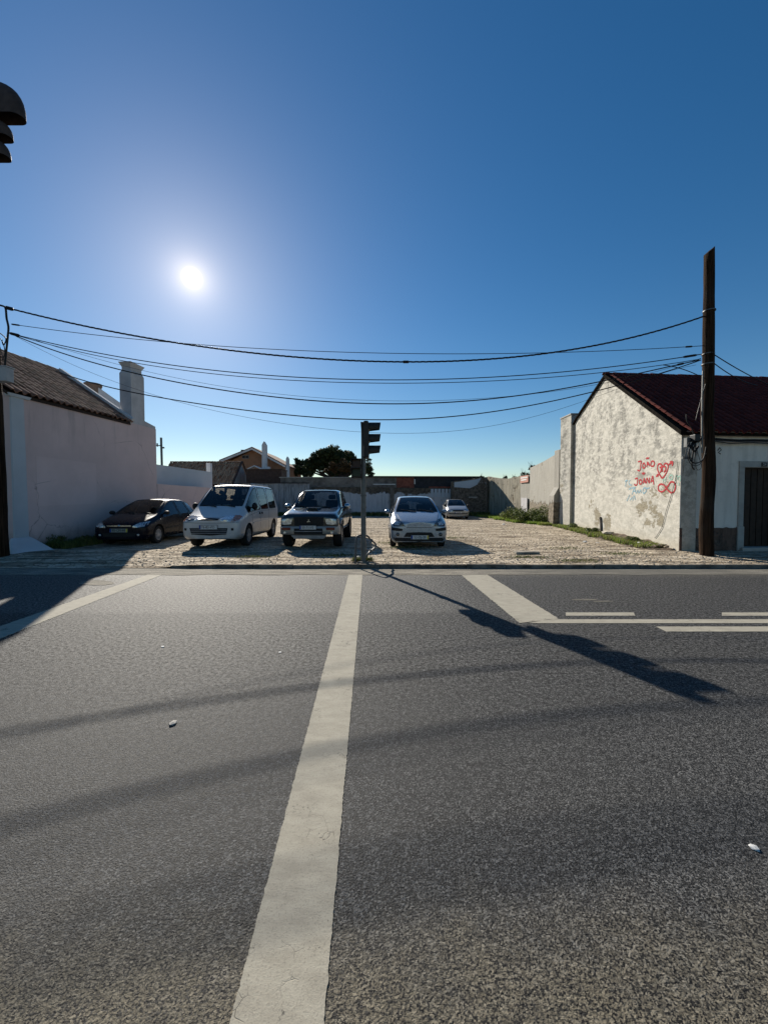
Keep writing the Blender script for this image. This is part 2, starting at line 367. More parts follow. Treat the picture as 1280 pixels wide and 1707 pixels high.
M = {}
M['asphalt'] = m_asphalt(); M['paint'] = m_paint(); M['lot'] = m_lot(); M['gutter'] = m_gutter()
M['gable'] = m_old_plaster()
M['earth'] = plain('dry_earth', (.20, .165, .12), .95, var=.35, scale=1.5, bump=.6)
M['kerb'] = plain('kerb_stone', (.30, .27, .22), .9, var=.45, scale=3, bump=.5)
M['kerbdark'] = plain('dark_kerb_stone', (.17, .15, .125), .95, var=.5, scale=4, bump=.5, spec=.05)  # kerb stone in a darker, randomly varied tone
M['dark_matte'] = plain('dark_matte_edge', (.02, .018, .016), 1, var=.3, spec=0)  # even matte dark tone for the right roof's deck and verge
def m_pinkwall(name, col):
    k = N(name); z = k.sep()[2]; a = k.noise(.6, 6, .65); b = k.noise(2.2, 8, .75, k.map((1, 1, .5))); d = k.noise(1.5, 7, .7, k.map((2.5, 2.5, .2)))
    c = k.mix(k.ramp(a, .35, .65), tuple(x * .93 for x in col), tuple(x * 1.05 for x in col))
    c = k.mix(k.ramp(b, .52, .75, 0, .22), c, tuple(x * .72 for x in col))
    c = k.mix(k.math('MULTIPLY', k.ramp(d, .52, .66, 0, .30), k.ramp(z, 2.4, 4.3)), c, (.22, .20, .19))
    c = k.mix(k.math('MULTIPLY', k.ramp(k.math('ADD', z, k.math('MULTIPLY', b, -1.0)), .25, -.35), .6), c, (.16, .14, .12))
    cr = k.voro(.5, 'DISTANCE_TO_EDGE', k.mix(.25, k.pos, k.noise(3, 5), 'ADD'))
    c = k.mix(k.math('MULTIPLY', k.ramp(cr, .006, .001), k.ramp(a, .5, .6, 0, .5)), c, (.14, .12, .11))
    k.bump(b, .35, .008); return k.done(c, .92, 0, .15, k=.9)
M['pink'] = m_pinkwall('pink_render', (.64, .50, .48))
M['white'] = plain('white_render', (.66, .67, .69), .9, var=.08, scale=1.4, bump=.3)
M['offwhite'] = plain('chimney_render', (.55, .53, .53), .9, var=.12, scale=2.5, bump=.4)
M['bluewhite'] = plain('smooth_white_render', (.55, .60, .64), .9, var=.05, scale=1, bump=.1)
M['facade'] = m_peel('whitewashed_facade', (.84, .78, .69), (.33, .31, .27), .66, .72, bump=.5, sc=.8, streak=.25)
M['plinth'] = m_peel('crumbling_plinth', (.19, .12, .09), (.13, .10, .08), .45, .6, bump=.9, sc=2.5)
M['stone'] = plain('dressed_limestone', (.42, .40, .36), .85, var=.12, scale=4, bump=.3)
M['tile_old'] = m_tiles('weathered_tile', (.13, .07, .05), (.40, .23, .16), mossamt=.6)
M['tile_red'] = m_tiles('red_tile', (.10, .020, .015), (.17, .034, .024), moss=(.05, .016, .012), mossamt=.4)
M['tile_light'] = m_tiles('sunlit_tone_tile', (.30, .13, .07), (.60, .40, .26), mossamt=.45)  # paler tile colour carries the sunlight on the shed roof
M['wood'] = m_wood(); M['door'] = plain('dark_door_wood', (.030, .016, .010), .6, var=.4, scale=8)
M['black'] = plain('black_plastic', (.013, .013, .014), .45, var=.2, bump=.05)
M['rubber'] = plain('cable_rubber', (.012, .012, .013), .55, var=.2, bump=0)
M['greybox'] = plain('grey_cabinet', (.42, .43, .44), .55, var=.08)
M['signal'] = plain('signal_housing', (.035, .032, .030), .55, var=.25, scale=12, bump=.1)
M['signal_brown'] = plain('faded_signal_visor', (.060, .045, .038), .6, var=.3, scale=9, bump=.1)
M['galv'] = plain('grey_painted_steel', (.15, .155, .15), .5, .3, var=.2, scale=10)
M['rail'] = plain('bent_rail_steel', (.12, .12, .12), .5, .5, var=.3, scale=20)
M['backwall'] = m_peel('peeling_whitewash', (.62, .61, .62), (.13, .105, .08), .60, .66, 1.75, 2.5, sc=1.0, streak=.5)
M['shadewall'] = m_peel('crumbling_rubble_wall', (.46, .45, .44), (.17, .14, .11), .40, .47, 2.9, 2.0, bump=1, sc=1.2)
M['blockwall'] = plain('grey_blockwork', (.20, .175, .15), .95, var=.4, scale=1.6, bump=.6)
M['panel'] = m_peel('stained_concrete_panel', (.40, .41, .42), (.2, .2, .19), .7, .8, sc=1.6, streak=.9)
M['streaked'] = m_peel('rain_streaked_wall', (.47, .42, .32), (.22, .18, .12), .52, .66, bump=.7, sc=1.2, streak=.9)
M['render'] = m_peel('grey_cement_render', (.43, .405, .35), (.25, .21, .155), .62, .68, 1.8, .8, bump=.7, sc=1.3, streak=.3)
M['sheet'] = plain('rusty_brown_sheet', (.075, .045, .036), .7, var=.3, scale=4)
M['slate'] = plain('dark_roof_sheet', (.035, .035, .04), .7, var=.3, scale=3)
M['ochre'] = plain('terracotta_render', (.34, .185, .115), .9, var=.1, scale=2)
M['redblock'] = plain('red_block', (.26, .09, .06), .9, var=.3, scale=4)
M['signred'] = plain('faded_red_sign', (.58, .27, .20), .5, var=.15, scale=6)
M['spray_red'] = plain('red_spray_paint', (.42, .014, .022), .8, var=.3, scale=30, bump=0)
M['spray_blue'] = plain('faded_blue_spray', (.22, .38, .46), .7, var=.3, scale=20, bump=0)
M['spray_green'] = plain('faded_green_spray', (.28, .46, .38), .7, var=.3, scale=20, bump=0)
M['whitepaint'] = plain('white_paint', (.75, .74, .70), .7, var=.08)
M['letter'] = plain('plate_black', (.015, .015, .016), .5, var=0, bump=0)
M['win'] = m_glass('window_glass', clear=.15)
M['grass'] = m_leaf('grass_blade', (.12, .20, .03), (.26, .34, .06), (.30, .27, .10), .4)
M['weed'] = m_leaf('weed_leaf', (.045, .07, .018), (.13, .16, .04), (.16, .12, .06), .25)
M['dry'] = m_leaf('dry_stalk', (.26, .20, .10), (.40, .32, .17), None, .2)
M['pine'] = m_leaf('pine_needles', (.018, .028, .010), (.050, .062, .022), None, .12)
M['autumn'] = m_leaf('rusty_leaf', (.07, .04, .018), (.12, .075, .03), None, .2)
M['bark'] = plain('bark', (.06, .045, .035), .9, var=.4, scale=6, bump=.6)

# ------------------------------------------------------------------ ground
b = MB(); b.sheet([(-400, -60, -.06), (400, -60, -.06), (400, 900, -.06), (-400, 900, -.06)])
obj('ground', b, M['earth'], kind='structure')
def gridsheet(x0, x1, y0, y1, st, hf):
    nx = max(1, round((x1 - x0) / st)); ny = max(1, round((y1 - y0) / st)); b = MB()
    vs = [(x0 + (x1 - x0) * i / nx, y0 + (y1 - y0) * j / ny) for j in range(ny + 1) for i in range(nx + 1)]
    b.add([(x, y, hf(x, y)) for x, y in vs], [(j * (nx + 1) + i, j * (nx + 1) + i + 1, (j + 1) * (nx + 1) + i + 1, (j + 1) * (nx + 1) + i) for j in range(ny) for i in range(nx)])
    return b
obj('road', gridsheet(-60, 60, -4.5, 8.34, 3, lambda x, y: 0), M['asphalt'], kind='structure')
b = MB(); b.box((-60, -9, -.05), (60, -4.52, .12)); obj('far_pavement', b, M['kerb'], kind='structure')
wav = lambda x, y: .004 + .006 * noise.noise((x * 1.7, y * 3, 0))
b = MB(); n = 240; top = []; bot = []
for i in range(n + 1):
    x = -30 + 70 * i / n; top.append((x, 8.335, .005)); bot.append((x, 7.62 + .09 * noise.noise((x * 1.1, 3, 0)) + .05 * noise.noise((x * 5, 1, 0)), .005))
b.add(top + bot, [(n + 1 + i, n + 2 + i, i + 1, i) for i in range(n)]); obj('gutter', b, M['gutter'], kind='structure')
def hlot(x, y):
    r = min(1, max(0, (y - 8.35) / 1.6)); left = min(1, max(0, (-4.35 - x) / .5))
    base = LZ * (1 - left) + left * (.009 + (LZ - .009) * r)
    k_ = min(1, (y - 8.6) / .5) if y > 8.6 else 0
    return base + k_ * (.030 * noise.noise((x * .7, y * .9, 0)) + .016 * noise.noise((x * 2.0, y * 3.2, 5)))
def lotgrid():
    b = MB(); xs = [-30 + .3 * i for i in range(0, 161)]; ys = [8.35 + .12 * i for i in range(0, 30)] + [11.95 + .3 * i for i in range(0, 100)]
    nx = len(xs); b.add([(x, y, hlot(x, y)) for y in ys for x in xs], [(j * nx + i, j * nx + i + 1, (j + 1) * nx + i + 1, (j + 1) * nx + i) for j in range(len(ys) - 1) for i in range(nx - 1)])
    return b
lot = obj('lot_paving', lotgrid(), M['lot'], smooth=True, kind='structure')
# kerb: one stone after another along the lot
kerb = bpy.data.objects.new('kerb', None); COL.objects.link(kerb); kerb['kind'] = 'structure'; kerb.location = (0, 8.4, 0)
x = -4.6
while x < 26:
    L = rnd.uniform(.85, 1.05); b = MB(); dz = rnd.uniform(-.012, .006); dy = rnd.uniform(-.012, .012)
    if x < -4.0: dz -= .02
    b.box((x + .004, 8.345 + dy, -.04), (x + L - .004, 8.45 + dy, LZ + .010 + dz))
    obj('kerb_stone', b, M['kerbdark'], kerb, bevel=.012); x += L

# painted markings, worn thermoplastic
def marking(pts, name='road_marking', h=.006):
    b = MB(); top = [Vector((p.x, p.y, h)) for p in pts]; b.prism([Vector((p.x, p.y, .0005)) for p in pts][::1], (0, 0, h - .0005))
    return obj(name, b, M['paint'], kind='structure')
def edge_worn(a0, a1, b0, b1, name, n=160, amp=.003, h=.004):
    # strip between the edges a0-a1 and b0-b1, both edges slightly ragged
    b = MB(); vs = []
    w = (Vector(b0) - Vector(a0)).normalized()
    for i in range(n + 1):
        t = i / n; p = lerp(a0, a1, t); q = lerp(b0, b1, t)
        p = p + w * amp * (noise.noise((p.x * 23, p.y * 23, 1)) + 1.1 * noise.noise((p.x * 90, p.y * 90, 3))); q = q + w * amp * (noise.noise((q.x * 23, q.y * 23, 7)) + 1.1 * noise.noise((q.x * 90, q.y * 90, 9)))
        vs += [(p.x, p.y, .001), (p.x, p.y, h), (q.x, q.y, h), (q.x, q.y, .001)]
    fs = []
    for i in range(n):
        a = 4 * i; c = a + 4; fs += [(a, a + 1, c + 1, c), (a + 1, a + 2, c + 2, c + 1), (a + 2, a + 3, c + 3, c + 2)]
    b.add(vs, fs); return obj(name, b, M['paint'], kind='structure')
l0, l1, r0, r1 = G(383, 1707), G(583, 951), G(540, 1707), G(605, 951)
edge_worn(l0 + (l0 - l1) * .25, l1, r0 + (r0 - r1) * .25, r1, 'crossing_line', 1400, .0035)
edge_worn(G(-220, 1122), G(270, 950), G(-220, 1152), G(292, 950), 'bay_line_marking', 300, .012)
edge_worn(G(757, 949), G(866, 1039), G(797, 949), G(931, 1032), 'hatched_corner_marking', 260, .012)
yv = [(1033, 1040)]
edge_worn(G(878, 1039.5), Vector((30, G(880, 1039.5).y, 0)), G(915, 1033), Vector((30, G(880, 1033).y, 0)), 'lane_line_marking', 500)
for i in range(6):
    u0 = 943 + 260 * i; edge_worn(G(u0, 1027), G(u0 + 116, 1027), G(u0, 1021.5), G(u0 + 113, 1021.5), 'dash_marking', 40)
yy0, yy1 = G(1100, 1053.5).y, G(1100, 1045).y
edge_worn(G(1110, 1053.5), Vector((30, yy0, 0)), G(1093, 1045), Vector((30, yy1, 0)), 'stop_lane_marking', 400)
for (u, v, w, h) in ((160, 972, 30, 4), (975, 1000, 22, 1.3), (1005, 1003, 18, 1)):
    b = MB(); c = G(u, v); n = 22; pts = []
    for i in range(n):
        a = 2 * math.pi * i / n; q = G(u + w * math.cos(a), v + h * math.sin(a)); q = lerp(c, q, 1 + .35 * noise.noise((i * 1.7, u, 0))); pts.append((q.x, q.y, .0045))
    b.sheet(pts); obj('worn_marking_remnant', b, M['gutter'], kind='structure')

# ------------------------------------------------------------------ roofs made of overlapping tiles
def tile_roof(e0, e1, r0, r1, cw, rh, lift=.0, rg=None, jit=.012, amp=.8):
    """joined tiles between the eave e0-e1 and the ridge r0-r1 (corner to corner); each tile is a curved shell"""
    rg = rg or rnd; e0, e1, r0, r1 = map(Vector, (e0, e1, r0, r1)); b = MB()
    nc = max(1, round((e1 - e0).length / cw)); nr = max(1, round(((r0 - e0).length) / rh))
    nrm_ = (e1 - e0).cross(r0 - e0).normalized()
    if nrm_.z < 0: nrm_ = -nrm_
    def S(a, c): return lerp(lerp(e0, e1, a), lerp(r0, r1, a), c)
    K = 6
    for i in range(nc):
        for j in range(nr):
            vs = []; j0 = rg.uniform(-jit, jit); j1 = rg.uniform(-jit, jit); lj = rg.uniform(-.4, .4) * jit
            for (cc, hh) in ((j / nr - .02, .035), ((j + 1) / nr + .015, .012)):
                for q in range(K + 1):
                    a = (i + q / K * 1.04 + j0 * 2) / nc
                    prof = math.sin(q / K * 2 * math.pi) * .5 + .5       # a wave: cover then channel
                    vs.append(S(max(0, min(1, a)), cc + (j1 + lj) / ((r0 - e0).length)) + nrm_ * (lift + hh + prof * cw * amp * .5))
            m = len(vs) // 2
            fs = [(q, q + 1, m + q + 1, m + q) for q in range(m - 1)]
            # front lip
            lip = [Vector(vs[q]) - nrm_ * .03 for q in range(m)]
            b.add(vs + lip, fs + [(2 * m + q, 2 * m + q + 1, q + 1, q) for q in range(m - 1)])
    return b
def ridge_tiles(p0, p1, L, r, mat, parent, rg=rnd):
    p0, p1 = Vector(p0), Vector(p1); n = max(1, round((p1 - p0).length / L)); d = (p1 - p0).normalized(); side = d.cross(Vector((0, 0, 1))).normalized(); upv = side.cross(d)
    K = 6
    vs = []
    for t, rr in ((0, 1.08), (1, .92)):
        for q in range(K + 1):
            a = math.pi * q / K; vs.append(d * (t * L * 1.06) + side * (math.cos(a) * r * rr) + upv * (math.sin(a) * r * rr * .8))
    m = K + 1
    lipv = [Vector(v) * .86 + Vector((0, 0, 0)) for v in vs[:m]]
    tb = MB(); tb.add(vs + lipv, [(q, q + 1, m + q + 1, m + q) for q in range(K)] + [(2 * m + q, 2 * m + q + 1, q + 1, q) for q in range(K)])
    me = tb.mesh('ridge_tile', mat, True, 60)
    for i in range(n):
        o = bpy.data.objects.new('ridge_tile', me); COL.objects.link(o); o.parent = parent
        if parent.type == 'EMPTY': o.matrix_parent_inverse = Matrix.Translation(-Vector(parent.location))
        o.location = p0 + d * (i * (p1 - p0).length / n) + Vector((0, 0, rg.uniform(-.012, .012))); o.rotation_euler = (0, 0, rg.uniform(-.03, .03))
# ------------------------------------------------------------------ left house
lh = thing('pink_house', 'pink rendered house with tiled roof along the left of the lot', 'house', (LW0.x, LW0.y, 0))
def L_(s, z, off=0):              # along the side wall
    p = LW0 + LD * s + LN * off; return Vector((p.x, p.y, z))
HT = 4.37; LLEN = 5.54
b = MB(); b.prism([L_(0, 0), L_(LLEN, 0), L_(LLEN, HT), L_(0, HT)], -LN * .35); obj('wall', b, M['pink'], lh)
b = MB(); b.prism([L_(.002, 0, -.35) , L_(.002, 0, -5), L_(.002, 4.3, -5), L_(.002, 6.2, -2.65), L_(.002, 4.3, -.35)], LD * .3); obj('wall', b, M['white'], lh, label='white street front gable')
b = MB(); b.prism([L_(3.9, 0, -.352), L_(3.9, 0, -5), L_(3.9, 4.3, -5), L_(3.9, 6.2, -2.65), L_(3.9, 4.3, -.352)], LD * .3); obj('wall', b, M['offwhite'], lh, label='rear gable wall')
b = MB(); b.prism([L_(.302, 0, -4.7), L_(.302, 0, -5), L_(.302, 4.2, -5), L_(.302, 4.2, -4.7)], LD * 3.59); obj('wall', b, M['offwhite'], lh)
e0, e1 = L_(-.15, HT + .02, .03), L_(4.15, HT + .02, .03); R2 = P(95, 619, 14.5); R1 = R2 - LD * 4.3
obj('roof', tile_roof(e0, e1, R1, R2, .21, .34, jit=.018), M['tile_old'], lh, smooth=True, kind='stuff', ang=50)
b = MB(); b.prism([e0 - Vector((0, 0, .03)), R1 - Vector((0, 0, .03)), R1 - Vector((0, 0, .12)), e0 - Vector((0, 0, .12))], LD * 4.3); obj('roof_deck', b, M['door'], lh)
B1 = R1 - LN * 2.6 - Vector((0, 0, 1.9)); B2 = R2 - LN * 2.6 - Vector((0, 0, 1.9))
b = MB(); b.prism([B1, R1, R1 - Vector((0, 0, .1)), B1 - Vector((0, 0, .1))], LD * 4.3); obj('roof_deck', b, M['tile_old'], lh, label='far slope of the roof')
ridge_tiles(R1 + Vector((0, 0, .02)), R2 + Vector((0, 0, .02)), .38, .10, M['tile_old'], lh)
vg = (R2 - e1); vn = vg.cross(LD).normalized(); vn = vn if vn.z > 0 else -vn
b = MB(); b.prism([e1 + vn * .16, R2 + vn * .16, R2 - vn * .06, e1 - vn * .06], LD * .13); obj('verge', b, M['white'], lh, label='white raised verge of the roof', bevel=.01)
# white corner strip and its flared foot
b = MB(); b.hexa([L_(-.05, 0, .03), L_(.33, 0, .03), L_(.33, 0, -.02), L_(-.05, 0, -.02), L_(-.05, HT - .12, .03), L_(.28, HT - .12, .03), L_(.28, HT - .12, -.02), L_(-.05, HT - .12, -.02)]); obj('corner_strip', b, M['bluewhite'], lh)
b = MB(); b.prism([L_(-.12, HT - .12, .06), L_(.42, HT - .12, .06), L_(.46, HT - .04, .08), L_(-.14, HT - .04, .08)], -LN * .12); obj('cornice', b, M['bluewhite'], lh)
b = MB(); b.hexa([L_(-.5, 0, .45), L_(.55, 0, .72), L_(.75, 0, -.02), L_(-.3, 0, -.02), L_(-.14, .42, .06), L_(.36, .42, .08), L_(.38, .46, -.02), L_(-.14, .46, -.02)]); obj('footing', b, M['white'], lh, bevel=.04)
b = MB(); b.prism([L_(4.9, HT, -.01), L_(LLEN, HT, -.01), L_(LLEN, HT + .10, -.01), L_(4.9, HT + .22, -.01)], -LN * .33); obj('parapet', b, M['offwhite'], lh, bevel=.02)
# faint repair lines in the render
b = MB(); b.prism([L_(.6, 2.72, .004), L_(2.6, 2.70, .004), L_(2.6, 1.35, .004), L_(.6, 1.3, .004)], -LN * .005); obj('render_patch', b, m_pinkwall('pink_render_repair', (.68, .535, .515)), lh)
# chimney: shaft, sloping shoulders, flared cap with slots
def chimney(name_parent, s0, s1, depth, z0, zsh, ztop, cap, mat):
    b = MB(); q = lambda s, z, o: L_(s, z, o)
    b.hexa([q(s0, z0, -.002), q(s1, z0, -.002), q(s1, z0, -depth), q(s0, z0, -depth), q(s0, zsh, -.002), q(s1, zsh, -.002), q(s1, zsh, -depth), q(s0, zsh, -depth)])
    c = .055
    b.hexa([q(s0, zsh, -.002), q(s1, zsh, -.002), q(s1, zsh, -depth), q(s0, zsh, -depth), q(s0 + c, zsh + .13, -c), q(s1 - c, zsh + .13, -c), q(s1 - c, zsh + .13, -depth + c), q(s0 + c, zsh + .13, -depth + c)])
    b.hexa([q(s0 + c, zsh + .13, -c), q(s1 - c, zsh + .13, -c), q(s1 - c, zsh + .13, -depth + c), q(s0 + c, zsh + .13, -depth + c), q(s0 + c, ztop - .16, -c), q(s1 - c, ztop - .16, -c), q(s1 - c, ztop - .16, -depth + c), q(s0 + c, ztop - .16, -depth + c)])
    ch = obj('chimney', b, mat, name_parent)
    k = MB(); k.hexa([q(s0 + c, ztop - .16, -c), q(s1 - c, ztop - .16, -c), q(s1 - c, ztop - .16, -depth + c), q(s0 + c, ztop - .16, -depth + c), q(s0 - .03, ztop, .02), q(s1 + .03, ztop, .02), q(s1 + .03, ztop, -depth - .02), q(s0 - .03, ztop, -depth - .02)])
    for i in range(5):
        a = s0 + .12 + i * (s1 - s0 - .24) / 4 - .02; z = ztop - .27 + .0 * i; k.hexa([q(a, z, -c + .012), q(a + .05, z, -c + .012), q(a + .05, z, -c - .02), q(a, z, -c - .02), q(a, z + .04, -c + .012), q(a + .05, z + .04, -c + .012), q(a + .05, z + .04, -c - .02), q(a, z + .04, -c - .02)])
    obj('chimney_cap', k, mat, ch)
chimney(lh, 4.24, 4.92, .47, HT - .1, 6.25, 6.66, True, M['offwhite'])
# the neighbour behind: a stub chimney and a stepped parapet
nb = thing('rear_neighbour_house', 'house with brown chimney stub showing behind the pink house roof', 'house', (-13, 17.5, 0))
a = P(143, 640, 17.4); c = P(167, 640, 17.4)
b = MB(); b.lathe([(.0, 4.0), (.31, 4.0), (.31, a.z - .12), (.34, a.z - .1), (.34, a.z), (.0, a.z)], 20, 'Z', ((a.x + c.x) / 2, 17.4, 0)); obj('chimney', b, plain('brown_flue', (.20, .15, .12), .9, var=.3), nb, smooth=True)
q0, q1 = P(165, 646, 17.3), P(207, 676, 19.4)
b = MB(); b.prism([(q0.x, q0.y, 0), (q1.x, q1.y, 0), (q1.x, q1.y, q1.z), (q0.x, q0.y, q0.z)], (-.25, .02, 0)); obj('wall', b, M['white'], nb)
b = MB(); b.box((-16.5, 17.8, 0), (q0.x - .3, 19.3, 5.9)); obj('wall', b, M['offwhite'], nb)

# ------------------------------------------------------------------ left boundary: pink wall, then white building behind it
def wallpath(name, pts, hts, th, mat, label, cat, side=-1, parent=None, z0=-.05, group=None):
    root = thing(name, label, cat, (pts[0][0], pts[0][1], 0), group) if parent is None else parent
    for i in range(len(pts) - 1):
        p, q = Vector((*pts[i], 0)), Vector((*pts[i + 1], 0)); d = (q - p).normalized(); nn = Vector((d.y, -d.x, 0)) * side
        g = .003 if i else 0
        n = max(1, int((q - p).length / .5)); b = MB(); poly = [p + d * g + Vector((0, 0, z0)), q + Vector((0, 0, z0))]
        for j in range(n, -1, -1):
            t = j / n; h = hts[i][0] * (1 - t) + hts[i][1] * t; w = hts[i][2] if len(hts[i]) > 2 else 0
            poly.append(p + d * g + (q - p - d * g) * t + Vector((0, 0, h + w * noise.noise((i * 3.3 + t * n * .9, 2, 0)))))
        b.prism(poly, nn * th); obj('wall_section', b, mat, root)
    return root
e = L_(LLEN, 0)
wallpath('pink_boundary_wall', [(e.x + .02, e.y + .004), (-9.0, 19.4), (-9.15, 22), (-12.6, 34.9)], [(2.13, 2.1, .02), (2.1, 2.1, .02), (2.1, 2.4, .03)], .22, M['pink'], 'low pink boundary wall running behind the black hatchback', 'wall')
w0, w1 = P(262, 773, 17.2), P(361, 787, 22.6)
wb = thing('white_outbuilding', 'smooth white outbuilding wall rising above the pink boundary wall', 'outbuilding', (w0.x, w0.y, 0))
b = MB(); b.prism([(w0.x - .25, w0.y - .2, 0), (w1.x - .25, w1.y, 0), (w1.x - .25, w1.y, w1.z), (w0.x - .25, w0.y - .2, w0.z)], (-.3, .02, 0)); obj('wall', b, M['bluewhite'], wb)
b = MB(); b.prism([(w1.x - .56, w1.y - .3, 0), (w1.x - 3.5, w1.y - .2, 0), (w1.x - 3.5, w1.y - .2, 2.8), (w1.x - .56, w1.y - .3, w1.z - .05)], (0, .25, 0)); obj('wall', b, M['bluewhite'], wb)
c = P(348, 772, 24); b = MB(); b.box((c.x - .12, 23.9, 2.5), (c.x + .12, 24.2, c.z)); obj('vent_stub', b, M['white'], wb)

# ------------------------------------------------------------------ right house
rh = thing('whitewashed_house', 'whitewashed house with graffiti and dark red roof at the right', 'house', (C0.x, C0.y, 0))
A_eave, A_apex = gp(1138, 719), gp(1010, 627)
Bv = [gp(966, 690), gp(952, 718), gp(939, 742), gp(938, 880)]
top_front = Vector((C0.x, C0.y, A_eave.z))
def zz(p, z): return Vector((p.x, p.y, z))
poly = [zz(C0, 0), top_front, A_apex, Bv[0], Bv[1], Bv[2], zz(Bv[3], 0)]
b = MB(); b.prism(poly, -GN * .4); obj('wall', b, M['gable'], rh, label='mildewed side gable wall with graffiti')
EZ = 3.30
facd = [C0 + FD * .401, C0 + FD * 9]
DS0 = fp(1238, 850); DS1 = DS0 + FD * 1.15
s_d0 = (DS0 - C0).dot(FD); s_d1 = s_d0 + 1.15; DTOP = fp(1245, 779).z
def F_(s, z, o=0): p = C0 + FD * s + FN * o; return Vector((p.x, p.y, z))
for (s0, s1, z0, z1) in ((.402, s_d0, 0, EZ), (s_d0, s_d1, DTOP, EZ), (s_d1, 9, 0, EZ)):
    b = MB(); b.prism([F_(s0, z0), F_(s1, z0), F_(s1, z1), F_(s0, z1)], -FN * .4); obj('wall', b, M['facade'], rh, label='shaded street front' if z0 == 0 and s0 < 1 else None)
b = MB(); b.prism([F_(0.0, 0, .006), F_(.402, 0, .006), F_(.402, EZ - .02, .006), F_(0.0, EZ - .02, .006)], -FN * .01); obj('corner_strip', b, M['facade'], rh)
# crumbling plinth along the street front
pl_z = fp(1180, 880).z
b = MB(); pts = [F_(.0, 0, .018)]; n = 16
pts.append(F_(s_d0 - .17, 0, .018))
for i in range(n, -1, -1): pts.append(F_((s_d0 - .17) * i / n, pl_z + .05 * noise.noise((i * .9, 0, 0)), .018))
b.prism(pts, -FN * .02); obj('plinth', b, M['plinth'], rh)
b = MB(); b.prism([F_(s_d1 + .2, 0, .018), F_(9, 0, .018), F_(9, pl_z, .018), F_(s_d1 + .2, pl_z, .018)], -FN * .02); obj('plinth', b, M['plinth'], rh)
# door case: stone jambs, blocks, lintel, door, number plate
JW = .16
for k_ in (0, 1):
    a = s_d0 - JW if k_ == 0 else s_d1
    b = MB(); b.prism([F_(a, pl_z + .04, .03), F_(a + JW, pl_z + .04, .03), F_(a + JW, DTOP, .03), F_(a, DTOP, .03)], -FN * .2); obj('door_jamb', b, M['stone'], rh, bevel=.006)
    b = MB(); b.prism([F_(a - .02, .1, .05), F_(a + JW + .01, .1, .05), F_(a + JW + .01, pl_z + .037, .05), F_(a - .02, pl_z + .037, .05)], -FN * .22); obj('jamb_block', b, M['stone'], rh, bevel=.01)
b = MB(); b.prism([F_(s_d0 - JW, DTOP + .002, .031), F_(s_d1 + JW, DTOP + .002, .031), F_(s_d1 + JW, DTOP + .17, .031), F_(s_d0 - JW, DTOP + .17, .031)], -FN * .2); obj('door_lintel', b, M['stone'], rh, bevel=.006)
b = MB(); b.prism([F_(s_d0 - .1, .0, .12), F_(s_d1 + .1, .0, .12), F_(s_d1 + .1, .17, .12), F_(s_d0 - .1, .17, .12)], -FN * .45); obj('doorstep', b, M['stone'], rh, bevel=.01)
b = MB(); b.prism([F_(s_d0 + .002, .17, -.19), F_(s_d1 - .002, .17, -.19), F_(s_d1 - .002, DTOP, -.19), F_(s_d0 + .002, DTOP, -.19)], -FN * .05); door = obj('door', b, M['door'], rh)
for i in range(6):
    a = s_d0 + .03 + i * .19; b = MB(); b.prism([F_(a, .2, -.165), F_(a + .17, .2, -.165), F_(a + .17, DTOP - .03, -.165), F_(a, DTOP - .03, -.165)], -FN * .024); obj('board', b, M['door'], door, bevel=.004)
b = MB(); h = F_(s_d0 + .12, 1.05, -.13); b.lathe([(0, -.03), (.03, -.02), (.03, .02), (0, .03)], 10, 'Y', h); obj('door_knob', b, M['rail'], door, smooth=True)
npp = fp(1271.5, 774.5); sN = (npp - C0).dot(FD)
b = MB(); b.prism([F_(sN - .085, DTOP + .02, .045), F_(sN + .085, DTOP + .02, .045), F_(sN + .085, DTOP + .135, .045), F_(sN - .085, DTOP + .135, .045)], -FN * .012); pq = obj('number_plate', b, M['black'], rh)
fm = Matrix((( FD.x, 0, FN.x, 0), (FD.y, 0, FN.y, 0), (0, 1, 0, 0), (0, 0, 0, 1)))
obj('house_number', text_mesh('24', .10, M['greybox'], Matrix.Translation(F_(sN, DTOP + .078, .047)) @ fm), None, pq)
# roof
ovh = .16
er0 = top_front + Vector((-.10, 0, .03)) - GD * ovh * .9 ; er0.z = A_eave.z - .02
rp0 = A_apex + Vector((-.10, 0, .05))
RDir = Vector((1, .085, 0)).normalized(); RL = 9.6
er1 = er0 + RDir * RL; rp1 = rp0 + RDir * RL
rp1.z = rp0.z
obj('roof', tile_roof(er0 + RDir * .16, er1, rp0 + RDir * .16, rp1, .23, .36, jit=.012), M['tile_red'], rh, smooth=True, kind='stuff', ang=50)
b = MB(); b.prism([er0 - Vector((0, 0, .02)), rp0 - Vector((0, 0, .02)), rp0 - Vector((0, 0, .09)), er0 - Vector((0, 0, .09))], RDir * RL); obj('roof_deck', b, M['dark_matte'], rh)
bk = gp(939, 742) + Vector((-.10, .0, .04)); md = gp(962, 698) + Vector((-.1, 0, .04))
for (p, q) in ((rp0, md), (md, bk)):
    b = MB(); b.prism([p, q, q - Vector((0, 0, .07)), p - Vector((0, 0, .07))], RDir * RL); obj('roof_deck', b, M['dark_matte'], rh, label='rear slope of the roof')
b = MB(); b.prism([er0 + Vector((0, 0, .04)), rp0 + Vector((0, 0, .07)), rp0 - Vector((0, 0, .03)), er0 - Vector((0, 0, .03))], RDir * .17); obj('verge', b, M['dark_matte'], rh)
ridge_tiles(rp0 + Vector((0, 0, .03)), rp1 + Vector((0, 0, .03)), .40, .10, M['tile_red'], rh)
